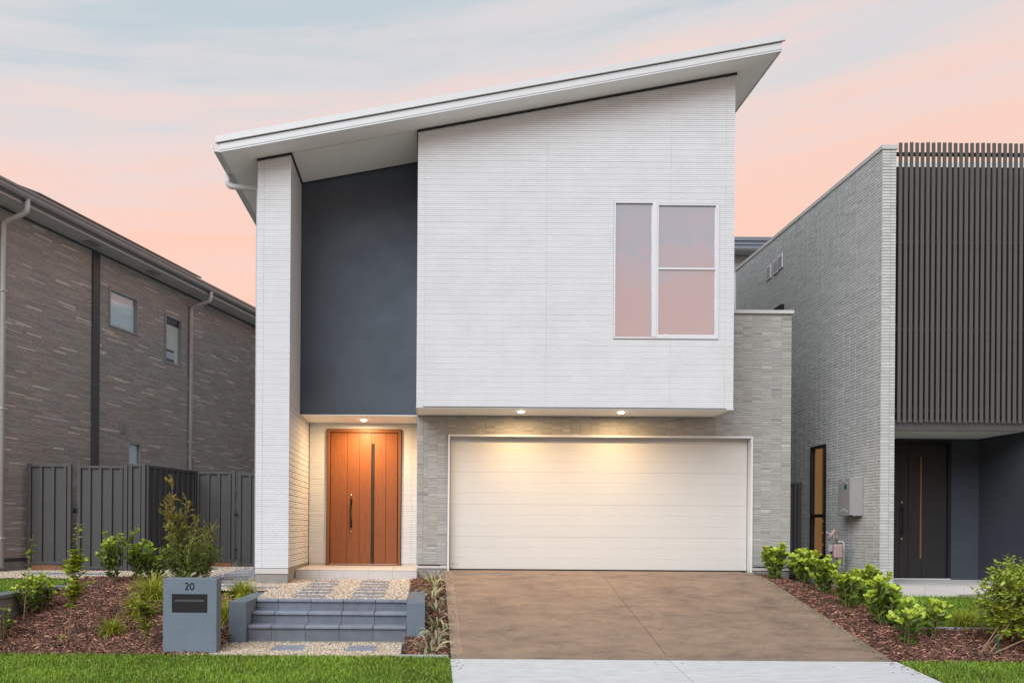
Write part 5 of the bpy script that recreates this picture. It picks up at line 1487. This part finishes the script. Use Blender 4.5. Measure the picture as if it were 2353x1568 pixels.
def grass_col(r):
    g_ = r.uniform(.7, 1.5); y = r.random()
    return (g_ * (1.0 + .9 * y), g_ * (1.0 + .12 * y), g_ * .9)
def wispy(base, tips, label, seed, nsub=44, leafL=0.042):
    r = random.Random(seed); p = Plant('wispy_shrub', base, label, 'shrub')
    b0 = p.base - np.array([0, 0, .03])
    zmin, zmax = p.base[2], max(t[2] for t in tips)
    for ti, tp in enumerate(tips):
        e = np.array(tp, float)
        m_ = (b0 + e) / 2 + np.array([r.gauss(0, .05), r.gauss(0, .05), -0.02])
        if ti == 0: m_ = b0 * .42 + e * .58 + np.array([-0.16, 0, 0])
        f_ = lambda t: b0 * (1 - t) ** 2 + m_ * 2 * t * (1 - t) + e * t * t
        p.stem.tube([tuple(f_(t)) for t in np.linspace(0, 1, 9)], [(0.012 if ti == 0 else 0.006) * (1 - .8 * t) for t in np.linspace(0, 1, 9)], 5, cap=False)
        for k in range(nsub):
            t = r.uniform(0.10, 1.0) ** 0.85; q0 = f_(t)
            dd = (e - b0) / np.linalg.norm(e - b0) * r.uniform(.4, 1.0) + rv(r, .42); dd /= np.linalg.norm(dd)
            Ls = r.uniform(.10, .26) * (1.15 - .5 * t); q1 = q0 + dd * Ls
            p.stem.tube([tuple(q0), tuple((q0 + q1) / 2 + rv(r, .01)), tuple(q1)], [.0028, .002, .001], 4, cap=False)
            nl = int(Ls / 0.0042)
            for i in range(nl):
                tt_ = (i + r.random()) / nl; q = q0 * (1 - tt_) + q1 * tt_; v_ = rv(r, 1); v_ /= np.linalg.norm(v_)
                d = dd * r.uniform(.5, 1.2) + v_ * .8
                hz_ = (q[2] - zmin) / (zmax - zmin); g_ = r.uniform(.45, 1.15)
                warm = min(1, max(0, (hz_ - .22) * 1.35 + r.gauss(0, .25)))
                c = (g_ * (.55 + 0.95 * warm), g_ * (.95 + .25 * warm), g_ * (.62 + .2 * warm))
                p.leaf(q, d, v_, leafL * r.uniform(.6, 1.2), c, 1.0)
    return p.finish('needle', NV, NF)

# ---- left bed
def gh_(px, py): return ground_hit(px, py)
def up(base, px, py): return P(px, py, base.y)
b = gh_(20, 1420); sapling((-5.05, 10.9, float(H(-5.05, 10.9))), tuple(P(76, 1226, 10.9)), 'thin sapling leaning towards the brown brick wall', 101, n=46, band=(.35, 1.0), leafL=.075, light=1.1)
b = gh_(69, 1414); hgt = (P(69, 1298, b.y).z - b.z)
shrub('shrub', tuple(b), hgt, .19, 7, 'leafy glossy shrub in front of the grey block wall', leafL=.068, seed=102, dens=.85, light=1.1)
b = gh_(98, 1402); shrub('shrub', tuple(b), P(98, 1300, b.y).z - b.z, .13, 6, 'leafy glossy shrub at the end of the grey block wall', leafL=.07, seed=122, dens=.85, light=1.1)
b = gh_(153, 1478); sapling(tuple(b), tuple(up(b, 178, 1198)), 'tall thin sapling with leafy middle in the mulch bed', 103, n=60, band=(.3, 1.0), leafL=.07, bush=[(.62, 14, .07), (.42, 16, .12), (.72, 8, .06), (.5, 8, .14)], light=1.1)
b = gh_(140, 1484); shrub('shrub', tuple(b), .14, .05, 3, 'tiny dark leafy seedling low in the mulch', leafL=.05, seed=104, dens=.6, light=.6, twig=0)
b = gh_(259, 1340); shrub('shrub', tuple(b), P(259, 1212, b.y).z - b.z, .24, 5, 'upright glossy shrub before the dark metal gate', leafL=.085, seed=105, dens=.9, light=1.05, twig=5)
b = gh_(310, 1338); b2_ = b
shrub('shrub', (b.x, b.y + .1, b.z), P(300, 1222, b.y).z - b.z, .10, 4, 'slim glossy shrub before the dark metal fence corner', leafL=.085, seed=115, dens=.9, light=1.0, twig=5)
b = gh_(352, 1330); shrub('shrub', tuple(b), P(352, 1240, b.y).z - b.z, .26, 10, 'rounded bright green shrub beside the wispy golden shrub', leafL=.07, seed=106, dens=.85, light=1.15)
b = Vector(P(424, 1318, 13.0)); b.z = float(H(b.x, b.y))
tips = [tuple(P(398, 1110, 13.0)), tuple(P(382, 1160, 12.9)), tuple(P(432, 1150, 13.1)), tuple(P(448, 1190, 13.2)), tuple(P(486, 1212, 13.1)), tuple(P(470, 1250, 12.8)), tuple(P(388, 1215, 12.7)), tuple(P(410, 1180, 13.2)), tuple(P(495, 1275, 13.1)), tuple(P(440, 1240, 12.6)), tuple(P(375, 1270, 12.8)), tuple(P(465, 1215, 13.4))]
wispy(tuple(b), tips, 'tall wispy golden shrub with fine needles behind the letterbox', 107)
b = Vector(P(472, 1325, 13.3)); b.z = float(H(b.x, 13.3)); shrub('shrub', tuple(b), 0.72, .16, 7, 'dark green shrub standing behind the wispy golden shrub', leafL=.06, seed=123, dens=.9, light=.75)
b = gh_(257, 1458); blades_plant('grass_tuft', tuple(b), 225, 0.291, .0042, 'small round green grass tuft alone on the mulch', 'grass tuft', 108, grass_col, 'grass', spread=.42)
b = gh_(322, 1418); blades_plant('grass_tuft', tuple(b), 345, 0.403, .0042, 'yellow-green grass tuft left of the letterbox', 'grass tuft', 109, grass_col, 'grass', spread=.42)
b = gh_(350, 1385); blades_plant('grass_tuft', tuple(b), 390, 0.538, .0042, 'tall yellow-green grass clump behind the letterbox', 'grass tuft', 110, grass_col, 'grass', spread=.36)
b = gh_(336, 1486); sapling(tuple(b), tuple(up(b, 330, 1310)), 'thin dark sapling just left of the letterbox', 111, n=70, band=(.15, 1.0), leafL=.06, bush=[(.45, 14, .10), (.25, 8, .09), (.65, 7, .08)], light=.8)
b = gh_(525, 1428); b.y = 10.9; b.x = P(528, 1400, 10.9).x; b.z = float(H(b.x, b.y)); blades_plant('grass_tuft', tuple(b), 285, 0.448, .0042, 'upright green grass tuft between letterbox and step wall', 'grass tuft', 112, grass_col, 'grass', spread=.30)
b = Vector(P(556, 1362, 12.0)); b.z = float(H(b.x, 12.0)); blades_plant('grass_tuft', tuple(b), 255, 0.381, .0042, 'green grass tuft behind the left step wall', 'grass tuft', 113, grass_col, 'grass', spread=.40)
# leaves low at the left frame edge
b = gh_(8, 1470); shrub('shrub', tuple(b), .42, .16, 5, 'sparse dark leaved shrub beside the block wall foot', leafL=.055, seed=114, dens=.5, light=.7)

# ---- striped strap-leaf plants beside the driveway
def stripe(r):
    g_ = r.uniform(.8, 1.15)
    if r.random() < .22: return ((.70 * g_, .58 * g_, .36 * g_), (.55 * g_, .44 * g_, .26 * g_))
    return ((.74 * g_, .68 * g_, .46 * g_), (.21 * g_, .25 * g_, .12 * g_))
flax = [(0.085, 13.35, 'striped leaf plant against the garage wall corner'), (0.10, 12.72, 'striped leaf plant second from the garage wall'), (0.09, 12.1, 'striped leaf plant third from the garage wall'),
        (0.12, 11.45, 'striped leaf plant fourth from the garage wall'), (0.10, 10.85, 'striped leaf plant fifth from the garage wall'), (0.11, 10.35, 'striped leaf plant second from the lawn edging'), (0.03, 9.86, 'striped leaf plant nearest the lawn edging')]
for i, (x, y, lab) in enumerate(flax):
    z = float(H(x - .0, y)) - .02
    blades_plant('striped_leaf_plant', (x, y, z), 24 if i else 30, .40, .0125, lab, 'plant', 200 + i, stripe, 'strap_leaf', spread=.62, group='striped leaf plants beside the driveway', droop=1.0, segs=7, cols3=True)

# ---- right hedge
hedge = [(1782, 1330, 1252, .20, 7, 'leafy shrub at the corner of the garage wall'), (1846, 1343, 1258, .26, 9, 'leafy shrub before the amber side window'),
         (1893, 1364, 1274, .20, 8, 'leafy shrub before the gas meter'), (1945, 1395, 1308, .15, 6, 'leafy shrub just past the gas meter'),
         (1992, 1388, 1302, .17, 6, 'leafy shrub before the grey wall corner'), (2028, 1436, 1316, .21, 8, 'tall leafy shrub halfway down the mulch bed'),
         (2084, 1480, 1372, .20, 5, 'open leafy shrub low in the mulch bed'), (2138, 1464, 1362, .13, 4, 'sparse leafy shrub before the porch lawn')]
for i, (px, py, pt_, sp, n, lab) in enumerate(hedge):
    b = gh_(px, py)
    shrub('hedge_shrub', tuple(b), (P(px, pt_, b.y).z - b.z) * 1.0, sp, n, lab, leafL=.105, seed=300 + i * 7, dens=.62 if i > 5 else .8, light=1.1, group='hedge shrubs right of the driveway', start=.06, twig=4)
b = gh_(2214, 1440); blades_plant('grass_tuft', tuple(b), 240, 0.336, .0042, 'green grass tuft between porch lawn and big bush', 'grass tuft', 320, grass_col, 'grass', spread=.45)
# big bush at the right edge
def big_bush(base, centre, rad, label, seed):
    r = random.Random(seed); p = Plant('large_bush', base, label, 'bush')
    c0 = np.array(centre, float); stems = []
    for k in range(5):
        s0 = p.base + np.array([r.gauss(0, .06), r.gauss(0, .06), -.03]); e = c0 + rv(r, .16)
        p.stem.tube([tuple(s0), tuple((s0 + e) / 2 + rv(r, .03)), tuple(e)], [.008, .006, .004], 6, cap=False); stems.append((s0, e))
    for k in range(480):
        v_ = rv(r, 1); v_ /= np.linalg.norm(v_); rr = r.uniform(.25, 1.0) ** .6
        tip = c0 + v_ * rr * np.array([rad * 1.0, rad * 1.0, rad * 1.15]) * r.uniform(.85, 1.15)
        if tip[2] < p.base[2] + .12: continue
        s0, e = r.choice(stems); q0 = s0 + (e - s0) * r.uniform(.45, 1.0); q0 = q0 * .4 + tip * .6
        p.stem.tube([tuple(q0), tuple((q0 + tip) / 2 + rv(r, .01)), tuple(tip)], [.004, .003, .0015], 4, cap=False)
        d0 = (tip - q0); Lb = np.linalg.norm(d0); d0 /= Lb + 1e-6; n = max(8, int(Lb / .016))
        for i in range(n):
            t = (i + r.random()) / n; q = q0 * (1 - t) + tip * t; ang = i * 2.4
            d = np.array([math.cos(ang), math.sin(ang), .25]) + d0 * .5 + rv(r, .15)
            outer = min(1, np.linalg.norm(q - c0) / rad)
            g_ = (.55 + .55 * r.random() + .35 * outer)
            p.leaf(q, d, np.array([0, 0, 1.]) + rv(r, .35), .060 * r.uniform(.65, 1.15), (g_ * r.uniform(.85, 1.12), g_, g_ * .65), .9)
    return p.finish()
b = gh_(2250, 1500); c_ = P(2340, 1385, b.y + .15)
big_bush(tuple(b), tuple(c_), .50, 'large dense light green bush in the right mulch bed', 330)
m = MB(); q = P(2292, 1500, b.y - .05); zg_ = float(H(q.x, q.y)); m.box(q.x - .006, q.x + .006, q.y - .006, q.y + .006, zg_ - .05, zg_ + .22)
o = m.build('plant_stake', 'sticker_green', recenter=(q.x, q.y, zg_)); tag(o, 'thin green plant stake under the large bush', 'stake')
